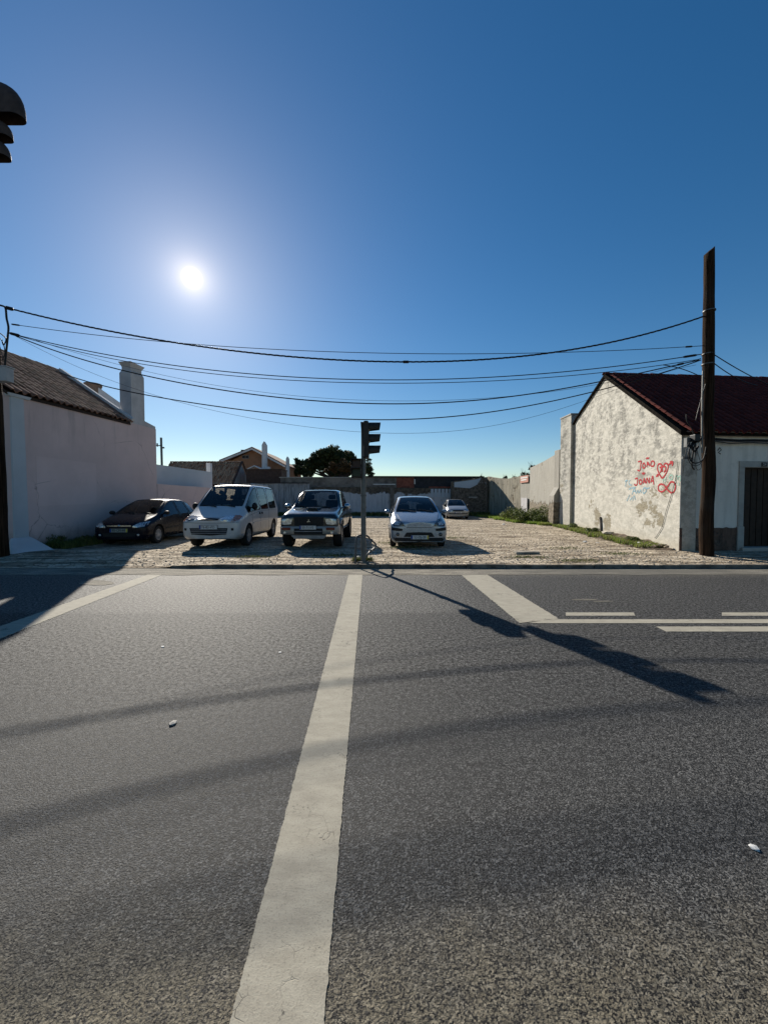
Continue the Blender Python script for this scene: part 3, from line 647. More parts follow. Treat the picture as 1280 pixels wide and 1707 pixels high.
# whitewashed eave course and dark cable tray below it
b = MB(); b.prism([F_(.0, EZ - .07, .10), F_(.0, EZ + .02, .10), F_(.0, EZ + .02, .007), F_(.0, EZ - .07, .007)], FD * 9); obj('eave_course', b, M['white'], rh, bevel=.008)
# rear chimney rising at the far corner of the gable
cx, cy = 9.34, 19.6
ctop = P(951, 691, 19.6).z
b = MB(); b.box((cx, cy, 0), (cx + .62, cy + 1.15, ctop)); ch = obj('chimney', b, M['gable'], rh)
b = MB(); b.box((cx - .03, cy - .03, ctop + .001), (cx + .65, cy + 1.18, ctop + .07)); obj('chimney_cap', b, M['stone'], ch, bevel=.01)
# mud pipe and thin cable on the gable
def gtube(pts, r, name, mat, off=.03):
    b = MB(); b.tube([gp(u, v, off) for (u, v) in pts], r, 6); return obj(name, b, mat, rh)
gtube([(1002, 862), (1003, 876), (1003, 890)], .05, 'drain_pipe', M['blockwall'], .03)
gtube([(1131, 770), (1127, 800), (1120, 825), (1112, 850), (1105, 878), (1096, 893), (1092, 897)], .007, 'wall_cable', M['galv'], .02)

# graffiti: thin strokes of paint on the whitewash
def stroke(b, pts, w, off):
    q = []
    P_ = [Vector((x, y, 0)) for x, y in pts]
    # smooth the polyline
    def cr(p0, p1, p2, p3, t): return .5 * ((2 * p1) + (p2 - p0) * t + (2 * p0 - 5 * p1 + 4 * p2 - p3) * t * t + (-p0 + 3 * p1 - 3 * p2 + p3) * t ** 3)
    for i in range(len(P_) - 1):
        p0 = P_[max(i - 1, 0)]; p3 = P_[min(i + 2, len(P_) - 1)]
        for k_ in range(5): q.append(cr(p0, P_[i], P_[i + 1], p3, k_ / 5))
    q.append(P_[-1]); W = [gp(p.x, p.y, off) for p in q]; vs = []
    for i, p in enumerate(W):
        t = (W[min(i + 1, len(W) - 1)] - W[max(i - 1, 0)]).normalized(); s = t.cross(GN).normalized() * w * .5 * (1 + .25 * noise.noise((i * .9, p.z * 5, 0)))
        vs += [p - s, p + s]
    b.add(vs, [(2 * i, 2 * i + 2, 2 * i + 3, 2 * i + 1) for i in range(len(W) - 1)])
def Z4(l): return [(1040 + x / 11.636, 740 + y / 11.636) for x, y in l]
red = [
 [(275, 345), (335, 335), (325, 400), (320, 480), (300, 520), (262, 505)],                # J
 [(385, 365), (362, 400), (368, 455), (400, 462), (412, 410), (385, 365)],               # o
 [(440, 450), (460, 350), (500, 425)], [(452, 400), (485, 395)], [(430, 290), (450, 272), (468, 280), (490, 262)],   # A tilde
 [(540, 335), (520, 380), (530, 428), (575, 425), (592, 375), (575, 335), (540, 335)],    # O
 [(350, 572), (415, 568)], [(382, 545), (384, 605)],                                      # +
 [(215, 680), (262, 665), (262, 730), (255, 785), (225, 800), (200, 775)],                # J
 [(315, 690), (295, 720), (305, 775), (340, 770), (345, 715), (315, 690)],                # o
 [(372, 770), (395, 670), (420, 765)], [(380, 735), (412, 732)],                          # A
 [(440, 768), (445, 660), (490, 755), (495, 650)],                                        # N
 [(520, 755), (560, 625), (580, 790)], [(530, 720), (572, 715)],                          # A
 [(740, 665), (690, 590), (655, 500), (660, 410), (710, 385), (758, 440), (790, 385), (835, 380), (858, 440), (830, 540), (780, 630), (740, 665)],
 [(625, 630), (660, 605), (695, 570)], [(640, 590), (662, 605), (655, 640)],
 [(850, 420), (890, 385), (945, 350)], [(895, 345), (950, 350), (935, 425)], [(905, 360), (940, 375)],
 [(690, 455), (722, 450), (718, 520), (700, 555)], [(740, 445), (745, 545)], [(770, 440), (808, 445), (805, 510), (775, 545)],
 [(830, 865), (780, 800), (720, 778), (672, 810), (670, 890), (720, 928), (780, 905), (850, 820), (910, 740), (975, 750), (1005, 830), (975, 920), (920, 945), (860, 900), (822, 855)],
]
b = MB()
for st in red: stroke(b, Z4(st), .05, .008)
obj('graffiti', b, M['spray_red'], rh, label='red graffiti JOÃO + JOANA with heart and infinity sign')
blue = [[(20, 735), (45, 705), (75, 720)], [(50, 715), (35, 780), (30, 830)], [(120, 700), (95, 740), (110, 790), (150, 795)],
        [(95, 880), (170, 850), (230, 845)], [(160, 980), (195, 860), (235, 960)], [(180, 920), (225, 915)],
        [(245, 960), (265, 900), (290, 950), (320, 895), (335, 955)], [(365, 930), (375, 870), (425, 850), (430, 915), (385, 960), (365, 930)], [(430, 870), (500, 850)],
        [(55, 1110), (90, 1040), (110, 985)], [(115, 1090), (160, 1040)], [(170, 1100), (200, 1010), (225, 1090)]]
b = MB()
for st in blue: stroke(b, Z4(st), .04, .0055)
obj('graffiti', b, M['spray_blue'], rh, label='faded blue scribble')
grn = [[(760, 740), (765, 640)], [(805, 740), (815, 640)], [(765, 700), (810, 690)], [(880, 640), (920, 600), (950, 640), (920, 690), (880, 670), (880, 640)],
       [(1000, 720), (1010, 615), (1045, 640), (1050, 700)], [(1050, 640), (1095, 625), (1090, 720)], [(1060, 750), (1065, 810)]]
b = MB()
for st in grn[:3]: stroke(b, Z4(st), .038, .0055)
obj('graffiti', b, M['spray_green'], rh, label='faded green letter H')
b = MB()
for st in grn[3:]: stroke(b, Z4(st), .038, .0055)
obj('graffiti', b, M['spray_green'], rh, label='faded green scribble')
mark = [F_(0, 0)]
b = MB()
for pts in ([(1196, 751), (1199, 746), (1202, 750), (1197, 754), (1201, 757)],):
    W = [fp(u, v, .006) for u, v in pts]; b.tube(W, .010, 5)
obj('wall_hook', b, M['rubber'], rh)

# ------------------------------------------------------------------ right boundary wall beyond the house
BW = [(9.68, 21.55), (10.30, 27.6), (10.36, 29.6)]
rb = thing('render_boundary_wall', 'tall grey rendered boundary wall with buttress beyond the graffiti house', 'wall', (9.68, 21.5, 0))
h0 = P(930, 753, 21.55).z; h1 = P(883, 780, 27.6).z
pts = [(9.68, 21.55)] + [(9.68 + .62 * t, 21.55 + 6.05 * t) for t in (.5, 1)]
wallpath('', pts, [(h0, (h0 + h1) / 2 - .05), ((h0 + h1) / 2 - .05, h1)], .3, M['render'], '', '', side=1, parent=rb)
q = P(930, 753, 21.3)
b = MB(); b.box((9.36, 20.9, 0), (9.86, 21.5, h0 + .05)); obj('buttress', b, M['render'], rb, bevel=.02)
b = MB(); b.hexa([(9.05, 20.88, 0), (9.36, 20.88, 0), (9.36, 21.52, 0), (9.05, 21.52, 0), (9.10, 20.9, 1.7), (9.36, 20.9, 1.7), (9.36, 21.5, 1.7), (9.10, 21.5, 1.7)]); b.hexa([(9.10, 20.9, 1.7), (9.36, 20.9, 1.7), (9.36, 21.5, 1.7), (9.10, 21.5, 1.7), (9.352, 20.9, 2.15), (9.36, 20.9, 2.15), (9.36, 21.5, 2.15), (9.352, 21.5, 2.15)]); obj('buttress_foot', b, M['render'], rb)
sw = thing('streaked_boundary_wall', 'lower rain-streaked old wall between red sign and dark corner', 'wall', (10.4, 29.6, 0))
h2 = P(866, 793, 29.6).z; h3 = P(818, 795, 35).z
wallpath('', [(10.33, 27.61), (10.34, 29.6)], [(h2 - .1, h2)], .3, M['render'], '', '', side=1, parent=sw)
wallpath('', [(10.34, 29.61), (9.95, 32.5), (9.35, 35.4)], [(h2 - .02, h2 - .1, .1), (h2 - .1, h3 + .05, .12)], .32, M['streaked'], '', '', side=1, parent=sw)
b = MB(); c0, c1 = P(867, 805, 29.2), P(881.5, 792, 28.0)
sp = [(10.31, 29.5), (10.26, 27.75)]
b.prism([(sp[0][0], sp[0][1], c0.z), (sp[1][0], sp[1][1], c0.z), (sp[1][0], sp[1][1], c1.z), (sp[0][0], sp[0][1], c1.z)], (-.03, 0, 0))
sg = obj('wall_sign', b, M['signred'], None, label='faded red real-estate style board fixed high on the boundary wall', cat='sign')
sg['label'] = 'faded red board with pale lines fixed high on the boundary wall'
for (zf, t0, t1) in ((.62, .06, .94), (.30, .12, .8)):
    b = MB(); zc = c0.z + (c1.z - c0.z) * zf; f = lambda t: (sp[0][0] * (1 - t) + sp[1][0] * t - .034, sp[0][1] * (1 - t) + sp[1][1] * t)
    a, d_ = f(t0), f(t1); b.prism([(*a, zc), (*d_, zc), (*d_, zc + .10), (*a, zc + .10)], (-.004, 0, 0)); obj('lettering_line', b, M['whitepaint'], sg)
b = MB(); c0 = P(872, 862, 28.6); c1 = P(880, 830, 28.0); b.prism([(10.32, 29.3, .1), (10.26, 27.9, .1), (10.26, 27.9, 1.62), (10.32, 29.3, 1.62)], (-.03, 0, 0)); obj('whitewashed_patch', b, M['offwhite'], sw)

# ------------------------------------------------------------------ back wall of the lot, pieces of different age
def vwall(x0, x1, y, h0, h1, th=.3, seg=12, w=.04, seed=0, z0=-.05):
    b = MB(); poly = [(x0, y, z0), (x1, y, z0)]
    for i in range(seg, -1, -1):
        t = i / seg; poly.append((x0 + (x1 - x0) * t, y, h0 * (1 - t) + h1 * t + w * noise.noise((i * .8 + seed, seed, 0))))
    b.prism(poly, (0, th, 0)); return b
Xw = lambda u, Y: (u - 640) / FPX * Y
Zw = lambda v, Y: CAMH + (833 - v) / FPX * Y
bw = thing('back_wall', 'peeling whitewashed wall closing the rear of the lot', 'wall', (-2, 35.5, 0))
obj('wall_section', vwall(Xw(520, 35.5), Xw(655, 35.5), 35.5, Zw(812, 35.5), Zw(812, 35.5), seed=1, w=.1), M['backwall'], bw)
obj('wall_section', vwall(Xw(655, 35.5) + .01, Xw(757, 35.5), 35.5, Zw(813, 35.5), Zw(814, 35.5), seed=3), M['backwall'], bw)
b = MB(); b.box((Xw(650, 35.4), 35.36, 0), (Xw(657, 35.4), 35.49, Zw(809, 35.4))); obj('post', b, M['blockwall'], bw)
b = MB(); b.box((Xw(622, 35.4), 35.40, Zw(808, 35.4)), (Xw(659, 35.4), 35.5, Zw(806.6, 35.4))); obj('ledge', b, M['whitepaint'], bw)
b = MB()
for k_ in range(6): u = 718 + k_ * 6; b.box((Xw(u, 35.45), 35.45, Zw(829, 35.4)), (Xw(u + 4.4, 35.45), 35.499, Zw(815, 35.4)))
obj('boards', b, M['bluewhite'], bw, kind='stuff')
bl = thing('grey_block_wall', 'dark grey block wall running level above the rear fence', 'wall', (-5, 36, 0))
obj('wall_section', vwall(Xw(468, 36), Xw(661, 36), 36.0, Zw(796.5, 36), Zw(795.5, 36), w=.012, seed=5), M['blockwall'], bl)
b = MB(); b.box((Xw(466, 36), 35.94, Zw(796.4, 36)), (Xw(600, 36), 36.36, Zw(795.2, 36))); obj('coping', b, M['stone'], bl)
ob = thing('rear_shed', 'long shed with dark sheet roof and red blocks behind the back wall', 'shed', (3, 37, 0))
b = MB(); b.hexa([(Xw(607, 36), 35.86, Zw(795.5, 36)), (Xw(806, 36), 35.86, Zw(796.5, 36)), (Xw(806, 36), 40, Zw(796, 36)), (Xw(607, 36), 40, Zw(795, 36)), (Xw(607, 36), 35.8, Zw(793.6, 36)), (Xw(806, 36), 35.8, Zw(794.2, 36)), (Xw(806, 36), 40, Zw(793, 36)), (Xw(607, 36), 40, Zw(793, 36))]); obj('roof', b, M['slate'], ob)
b = MB(); b.box((Xw(659, 36), 36.02, 0), (Xw(690, 36), 36.3, Zw(796, 36))); obj('wall', b, M['redblock'], ob, label='red block infill')
b = MB(); b.box((Xw(690, 36) + .01, 36.02, 0), (Xw(806, 36), 36.3, Zw(796, 36))); obj('wall', b, M['slate'], ob)
b = MB(); b.box((Xw(715, 35.8), 35.8, Zw(813.5, 35.8)), (Xw(752, 35.8), 36.0, Zw(811, 35.8))); obj('eave', b, M['redblock'], ob)
b = MB(); b.box((Xw(690.3, 36), 35.97, Zw(807, 36)), (Xw(692, 36), 36.01, Zw(799, 36))); obj('vent_pipe', b, M['whitepaint'], ob)
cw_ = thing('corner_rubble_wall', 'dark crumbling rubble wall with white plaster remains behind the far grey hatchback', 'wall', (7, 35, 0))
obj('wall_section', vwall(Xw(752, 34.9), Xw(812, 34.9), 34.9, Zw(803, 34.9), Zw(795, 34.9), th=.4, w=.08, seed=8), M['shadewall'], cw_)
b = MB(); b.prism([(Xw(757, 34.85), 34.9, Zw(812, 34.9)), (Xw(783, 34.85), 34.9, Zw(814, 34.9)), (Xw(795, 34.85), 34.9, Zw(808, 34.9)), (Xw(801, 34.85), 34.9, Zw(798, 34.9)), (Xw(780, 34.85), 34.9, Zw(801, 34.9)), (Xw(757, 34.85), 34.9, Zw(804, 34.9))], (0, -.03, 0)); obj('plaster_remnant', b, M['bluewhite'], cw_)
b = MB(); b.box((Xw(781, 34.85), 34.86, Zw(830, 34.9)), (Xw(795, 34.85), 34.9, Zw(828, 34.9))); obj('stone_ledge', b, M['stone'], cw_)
pf = thing('concrete_panel_fence', 'fence of upright grey concrete panels behind the dark pickup', 'fence', (-10, 34.9, 0))
pw = .46; X0 = Xw(405, 34.9); n = int((Xw(521, 34.9) - X0) / pw)
for i in range(n):
    b = MB(); x = X0 + i * pw; hz = Zw(805.5, 34.9) + rnd.uniform(-.03, .03)
    b.box((x + .012, 34.9 + rnd.uniform(0, .03), -.05), (x + pw - .012, 34.97, hz)); obj('panel', b, M['panel'], pf)
b = MB(); b.box((X0, 34.98, 0), (X0 + n * pw, 35.05, Zw(808, 34.9))); b.box((X0, 34.83, Zw(806, 34.9)), (X0 + n * pw, 34.89, Zw(804.5, 34.9))); obj('rail', b, M['slate'], pf)

# ------------------------------------------------------------------ sheds and the terracotta house behind
sh = thing('tiled_shed', 'low shed with sun-bleached broken tile roof left of the terracotta house', 'shed', (-17, 38, 0))
zr = Zw(771, 38.5); ze = Zw(806, 36.2)
xr = Xw(403, 38.5); xl = Xw(286, 38.5)
obj('roof', tile_roof((xl, 36.0, ze - .1), (Xw(386, 36), 36.0, ze - .1), (xl, 38.5, zr), (xr, 38.5, zr), .24, .40, jit=.05), M['tile_light'], sh, smooth=True, kind='stuff')
b = MB(); b.prism([(xl, 36.0, ze - .15), (xl, 38.5, zr - .05), (xl, 41, ze - .1), (xl, 41, ze - .2), (xl, 38.5, zr - .15), (xl, 36, ze - .25)], (xr - xl - .1, 0, 0)); obj('roof_deck', b, M['sheet'], sh)
b = MB(); b.prism([(xr - .02, 36.1, 0), (xr + .05, 41, 0), (xr + .05, 41, ze), (xr, 38.5, zr - .15), (xr - .02, 36.1, ze - .15)], (-.25, 0, 0)); obj('wall', b, M['panel'], sh)
b = MB(); b.prism([(xl, 36.3, 0), (xr - .3, 36.3, 0), (xr - .3, 36.3, ze - .2), (xl, 36.3, ze - .2)], (0, .25, 0)); obj('wall', b, M['panel'], sh)
ridge_tiles((xl, 38.5, zr + .02), (xr, 38.5, zr + .02), .45, .12, M['tile_old'], sh)
bg_ = [(xr + .1, 36.1, ze - .2), (xr + .1, 38.5, zr)]
b = MB(); b.tube([(xr + .08, 36.0, ze - .05), (xr + .08, 38.5, zr + .06)], .10, 6); b.tube([(xr + .1, 38.5, zr + .06), (xr + .13, 41.1, ze)], .10, 6); obj('verge', b, M['sheet'], sh)
br = thing('brown_sheet_shed', 'rusty brown sheet shed in front of the terracotta house', 'shed', (-12, 37.5, 0))
b = MB(); x0, x1 = Xw(411, 37.5), Xw(470, 37.5); zt = Zw(783, 37.5)
b.box((x0, 37.5, 0), (x1, 39.5, zt)); obj('wall', b, M['sheet'], br)
b = MB(); b.box((x0 - .1, 37.4, zt + .001), (x1 + .1, 39.6, zt + .06)); obj('roof', b, M['sheet'], br)
YH = 50
oh = thing('terracotta_house', 'terracotta gabled house with white verges and tall white chimneys', 'house', (-16.5, YH, 0))
ap = (Xw(424, YH), Zw(748, YH)); le = (Xw(370, YH), Zw(769.5, YH)); re_ = (Xw(478, YH), Zw(777, YH))
wl, wr = Xw(378, YH), Xw(475, YH)
b = MB(); b.prism([(wl, YH, 0), (wr, YH, 0), (wr, YH, Zw(776, YH)), (ap[0], YH, ap[1] - .12), (wl, YH, Zw(769, YH) - .25)], (0, 10, 0)); obj('wall', b, M['ochre'], oh)
for (p, q, nm) in ((le, ap, 1), (ap, re_, 2)):
    b = MB(); b.prism([(p[0], YH - .7, p[1]), (q[0], YH - .7, q[1]), (q[0], YH - .7, q[1] + .14), (p[0], YH - .7, p[1] + .14)], (0, 11.4, 0)); obj('roof', b, M['tile_old'], oh)
    b = MB(); b.prism([(p[0], YH - .78, p[1] - .24), (q[0], YH - .78, q[1] - .24), (q[0], YH - .78, q[1] + .0), (p[0], YH - .78, p[1] + .0)], (0, .07, 0)); obj('verge', b, M['white'], oh)
b = MB(); b.box((Xw(404.5, YH), YH - .05, Zw(765, YH)), (Xw(416, YH), YH - .004, Zw(759, YH))); wn_ = obj('window', b, M['panel'], oh)
for k_ in (0, 1):
    b = MB(); b.box((Xw(405.2 + 5.4 * k_, YH), YH - .07, Zw(764.3, YH)), (Xw(409.8 + 5.4 * k_, YH), YH - .052, Zw(759.8, YH))); obj('pane', b, M['slate'], wn_)
yc = YH - 1.6
b = MB(); c = Xw(441, yc); b.box((c - .28, yc, 0), (c + .24, yc + .6, Zw(742, yc))); b.prism([(c - .28, yc, Zw(742, yc)), (c + .24, yc, Zw(742, yc)), (c - .02, yc, Zw(736, yc))], (0, .6, 0)); b.hexa([(c - .3, yc - .02, 0), (c + .65, yc - .02, 0), (c + .65, yc + .62, 0), (c - .3, yc + .62, 0), (c - .29, yc - .02, Zw(778, yc)), (c + .6, yc - .02, Zw(778, yc)), (c + .6, yc + .62, Zw(778, yc)), (c - .29, yc + .62, Zw(778, yc))]); obj('chimney', b, M['white'], oh)
b = MB(); c = Xw(479.5, yc); b.box((c - .18, yc, 0), (c + .15, yc + .5, Zw(765, yc))); b.prism([(c - .18, yc, Zw(765, yc)), (c + .15, yc, Zw(765, yc)), (c - .015, yc, Zw(761, yc))], (0, .5, 0)); obj('chimney', b, M['white'], oh, label='slim white chimney at the right eave')
b = MB(); c = Xw(405, YH + 2); b.box((c - .2, YH + 2, 6), (c + .2, YH + 2.4, Zw(750, YH + 2))); obj('roof_vent', b, M['slate'], oh)
yp = YH - 3
b = MB(); b.prism([(Xw(411, yp), yp, Zw(783.5, yp)), (Xw(424, yp), yp, Zw(777.5, yp)), (Xw(438, yp), yp, Zw(783.5, yp)), (Xw(438, yp), yp, Zw(782, yp) + .0), (Xw(424, yp), yp, Zw(775.7, yp)), (Xw(411, yp), yp, Zw(782, yp))], (0, 1.2, 0)); obj('porch_gable', b, M['white'], oh)
b = MB(); b.box((Xw(471, yp), yp, 0), (Xw(477, yp), yp + 1, Zw(786, yp))); obj('wall', b, M['white'], oh)

# distant mast with cross arms
ms = thing('distant_mast', 'thin distant utility mast above the pink boundary wall', 'mast', (Xw(271.5, 60), 60, 0))
b = MB(); b.tube([(Xw(271.8, 60), 60, 0), (Xw(270.6, 60), 60, Zw(730, 60))], .16, 6); obj('pole', b, M['galv'], ms)
b = MB(); b.box((Xw(263.5, 60), 59.8, Zw(744, 60)), (Xw(270, 60), 60, Zw(742.6, 60))); b.box((Xw(272.8, 60), 59.8, Zw(748, 60)), (Xw(276, 60), 60, Zw(745.6, 60))); b.box((Xw(264, 60), 59.8, Zw(745, 60)), (Xw(265.4, 60), 60, Zw(739.5, 60))); obj('cross_arm', b, M['galv'], ms)
# ------------------------------------------------------------------ wooden poles
YP = 9.75
def crooked(p0, p1, r0, r1, n=26, wob=.018, seed=0):
    b = MB(); vs = []; fs = []; K = 14
    for i in range(n + 1):
        t = i / n; c = lerp(p0, p1, t) + Vector((wob * noise.noise((t * 5, seed, 0)), wob * noise.noise((t * 5, seed + 9, 3)), 0)) * 3
        r = r0 + (r1 - r0) * t
        for j in range(K):
            a = 2 * math.pi * j / K; rr = r * (1 + .09 * noise.noise((math.cos(a) * 1.5, math.sin(a) * 1.5, t * 7 + seed)) + .05 * noise.noise((math.cos(a) * 4, math.sin(a) * 4, t * 30)))
            top = .10 * math.cos(a) if i == n else 0
            vs.append(c + Vector((math.cos(a) * rr, math.sin(a) * rr, top)))
    for i in range(n):
        for j in range(K): fs.append((i * K + j, i * K + (j + 1) % K, (i + 1) * K + (j + 1) % K, (i + 1) * K + j))
    fs.append(tuple(range(n * K, n * K + K))); return b.add(vs, fs)
rp = thing('wooden_utility_pole', 'tall dark wooden utility pole in front of the graffiti house', 'utility pole', (*P(1179, 925, YP).xy, 0), 'wooden poles carrying the cables')
obj('shaft', crooked(Vector((P(1178.5, 925, YP).x, YP, -.1)), Vector((P(1182, 418, YP).x, YP, P(1182, 418, YP).z)), .155, .108, seed=2), M['wood'], rp, smooth=True, ang=60)
for z in (P(0, 518, YP).z, P(0, 590, YP).z, P(0, 607, YP).z):
    b = MB(); cxp = P(1181, 560, YP).x; b.lathe([(.118, -.012), (.134, -.012), (.134, .012), (.118, .012)], 16, 'Z', (cxp, YP, z)); obj('steel_band', b, M['rail'], rp, smooth=True)
b = MB(); zb = P(0, 763, YP).z; b.box((P(1155, 0, YP).x, YP - .03, zb - .03), (P(1172, 0, YP).x, YP + .03, zb + .03)); obj('bracket', b, M['galv'], rp); b = MB(); b.box((P(1160, 0, YP).x, YP - .05, P(0, 745, YP).z), (P(1166, 0, YP).x, YP + .05, P(0, 730, YP).z)); obj('bracket', b, M['galv'], rp)
b = MB(); b.tube([P(1171.5, 618, YP - .16), P(1170.5, 660, YP - .17), P(1170, 720, YP - .18), P(1170, 755, YP - .18)], .018, 6); obj('conduit', b, M['galv'], rp)
# coiled cables hanging on the pole
def loose(name, pts, r, Y=YP - .1, label=None, mat=None):
    # smooth tube through pixel-read points at distance Y
    P_ = [P(u, v, Y + (w[0] if w else 0)) for u, v, *w in pts]; q = []
    for i in range(len(P_) - 1):
        p0, p1, p2, p3 = P_[max(i - 1, 0)], P_[i], P_[i + 1], P_[min(i + 2, len(P_) - 1)]
        for k_ in range(6):
            t = k_ / 6; q.append(.5 * ((2 * p1) + (p2 - p0) * t + (2 * p0 - 5 * p1 + 4 * p2 - p3) * t * t + (-p0 + 3 * p1 - 3 * p2 + p3) * t ** 3))
    q.append(P_[-1]); b = MB(); b.tube(q, r, 6); return b
cc = thing('coiled_cable_bundle', 'black coiled cables hanging on the right wooden pole', 'cable coil', (P(1160, 760, YP).x, YP, 3))
for pts, r in (([(1172, 725), (1158, 733), (1149, 748), (1150, 766), (1160, 772), (1172, 765), (1177, 745)], .014),
               ([(1175, 730), (1156, 740), (1146, 758), (1152, 774), (1166, 774), (1177, 756)], .008),
               ([(1160, 735), (1155, 752), (1153, 775), (1157, 783)], .016),
               ([(1165, 735), (1158, 765), (1162, 783), (1169, 778), (1165, 762), (1160, 745)], .006),
               ([(1172, 733), (1150, 736), (1141, 760), (1138, 790)], .006),
               ([(1176, 640), (1168, 668), (1162, 690), (1160, 700)], .011),
               ([(1144, 690), (1145, 702), (1154, 716), (1159, 740), (1158, 762)], .013),
               ([(1171, 728), (1165, 735), (1157, 738), (1153, 744), (1157, 752), (1164, 744)], .024)):
    obj('cable', loose('', pts, r), M['rubber'], cc, smooth=True, ang=60)
b = MB(); b.box((P(1166, 0, YP).x, YP - .2, P(0, 737, YP).z), (P(1175, 0, YP).x, YP - .02, P(0, 726, YP).z)); obj('junction_box', b, M['black'], cc, bevel=.01)
ev = thing('eave_cable', 'thick black cable strung under the eave of the graffiti house', 'cable', (9, 10.5, 3.1))
b = MB(); b.tube([fp(1165, 731, .13), fp(1195, 734, .13), fp(1225, 735.5, .13), fp(1250, 735, .13), fp(1285, 736, .13)], .035, 7); obj('cable', b, M['rubber'], ev, smooth=True)
b = MB(); b.tube([fp(1165, 733, .1), fp(1210, 740, .1), fp(1250, 738.5, .1), fp(1290, 741, .1)], .012, 6); obj('cable', b, M['rubber'], ev, smooth=True)

lpX = P(3, 915, YP).x - .02
lpole = thing('wooden_utility_pole', 'dark wooden utility pole at the left edge before the pink house', 'utility pole', (lpX, YP, 0), 'wooden poles carrying the cables')
obj('shaft', crooked(Vector((lpX, YP, -.1)), Vector((P(-16, 480, YP).x, YP, 6.9)), .17, .12, seed=6), M['wood'], lpole, smooth=True, ang=60)
b = MB(); q0, q1 = P(-12, 637, YP - .22), P(18, 614, YP - .22); b.box((q0.x, YP - .34, q0.z), (q1.x, YP - .14, q1.z)); obj('meter_box', b, M['greybox'], lpole, bevel=.015)
b = MB(); b.box((q0.x - .01, YP - .35, q1.z + .001), (q1.x + .02, YP - .13, q1.z + .03)); obj('box_lid', b, M['greybox'], lpole, bevel=.006)
for pts, r in (([(-8, 507), (2, 509), (9, 513), (11, 530), (14, 545), (13, 560), (11, 580), (9, 600), (8, 614)], .022), ([(-5, 552), (4, 558), (10, 565), (6, 575), (3, 566)], .012), ([(1, 564), (6, 574), (8, 588), (4, 600)], .010), ([(0, 578), (6, 600)], .008)):
    obj('riser_cable', loose('', pts, r, YP - .12), M['rubber'], lpole, smooth=True, ang=60)

# ------------------------------------------------------------------ overhead cables between the two poles
def span(pts, r, label, sleeves=(), name='overhead_cable', twist=0):
    o_ = thing(name, label, 'cable', P(*pts[0], YP)) ; o_.location = P(*pts[0], YP)
    # least-squares parabola through the points keeps a clean sag
    xs = [p[0] for p in pts]; ys = [p[1] for p in pts]
    def lag(x):
        s = 0
        for i in range(len(pts)):
            t = ys[i]
            for j in range(len(pts)):
                if j != i: t *= (x - xs[j]) / (xs[i] - xs[j])
            s += t
        return s
    n = 70; q = [P(xs[0] + (xs[-1] - xs[0]) * i / n, lag(xs[0] + (xs[-1] - xs[0]) * i / n), YP) for i in range(n + 1)]
    if twist:
        b = MB()
        # strands laid round each other
        m = 420
        qq = [P(xs[0] + (xs[-1] - xs[0]) * i / m, lag(xs[0] + (xs[-1] - xs[0]) * i / m), YP) for i in range(m + 1)]
        for s in range(3):
            b.tube([p + Vector((0, math.cos(i * .55 + s * 2.094), math.sin(i * .55 + s * 2.094))) * r * .62 for i, p in enumerate(qq)], r * .55, 5)
    else:
        b = MB(); b.tube(q, r, 6)
    obj('strand', b, M['rubber'], o_, smooth=True, ang=80)
    for (u0, u1, rr) in sleeves:
        k_ = MB(); k_.tube([P(u, lag(u), YP) for u in (u0, u0 + (u1 - u0) * .15, u0 + (u1 - u0) * .85, u1)], [rr * .5, rr, rr, rr * .5], 8); obj('sleeve', k_, M['rubber'], o_, smooth=True)
span([(9, 512), (300, 572), (670, 603), (930, 586), (1173, 527)], .019, 'thick twisted top cable sagging between the two wooden poles', ((9, 22, .045), (671, 682, .035)), twist=1)
span([(19, 540), (330, 574), (620, 588), (900, 588), (1173, 576)], .0075, 'thin second cable hanging nearly level below the top cable', ((19, 33, .02), (1142, 1154, .022)))
span([(20, 556), (330, 614), (640, 633), (900, 623), (1170, 590)], .011, 'upper cable of the close pair in the middle of the span', ((16, 33, .035), (1138, 1162, .028)))
span([(22, 557), (330, 620), (640, 638.5), (900, 630), (1168, 598)], .0085, 'lower cable of the close pair in the middle of the span')
span([(20, 557), (200, 616), (420, 657), (650, 673), (880, 657), (1165, 600)], .014, 'thick lower cable passing in front of the white chimney', ((1128, 1140, .026),))
span([(60, 567), (200, 608), (450, 655), (700, 668), (900, 655), (1168, 597)], .004, 'very thin cable just above the thick lower cable')
span([(100, 621), (300, 668), (520, 695), (700, 698), (860, 680), (1060, 634), (1168, 600)], .013, 'lowest thick cable rising to the right pole over the gable')
span([(20, 557), (150, 620), (330, 678), (480, 707), (650, 722), (840, 706), (1160, 608)], .004, 'faint thinnest cable sagging lowest of all')
def freewire(a, c, r, label, sag=.1):
    o_ = thing('service_cable', label, 'cable', a); a = Vector(a); c = Vector(c); b = MB()
    b.tube([lerp(a, c, t / 20) - Vector((0, 0, sag * 4 * (t / 20) * (1 - t / 20))) for t in range(21)], r, 6); obj('strand', b, M['rubber'], o_, smooth=True)
freewire(P(1186, 588, YP), P(1320, 655, YP + 3), .012, 'upper service cable leading right from the pole over the red roof')
freewire(P(1186, 602, YP), P(1262, 642, YP + 3), .012, 'lower service cable leading right from the pole over the red roof')
freewire(P(1104, 608, YP), P(1176, 632, YP), .010, 'short drop cable curving into the right pole', -.06)

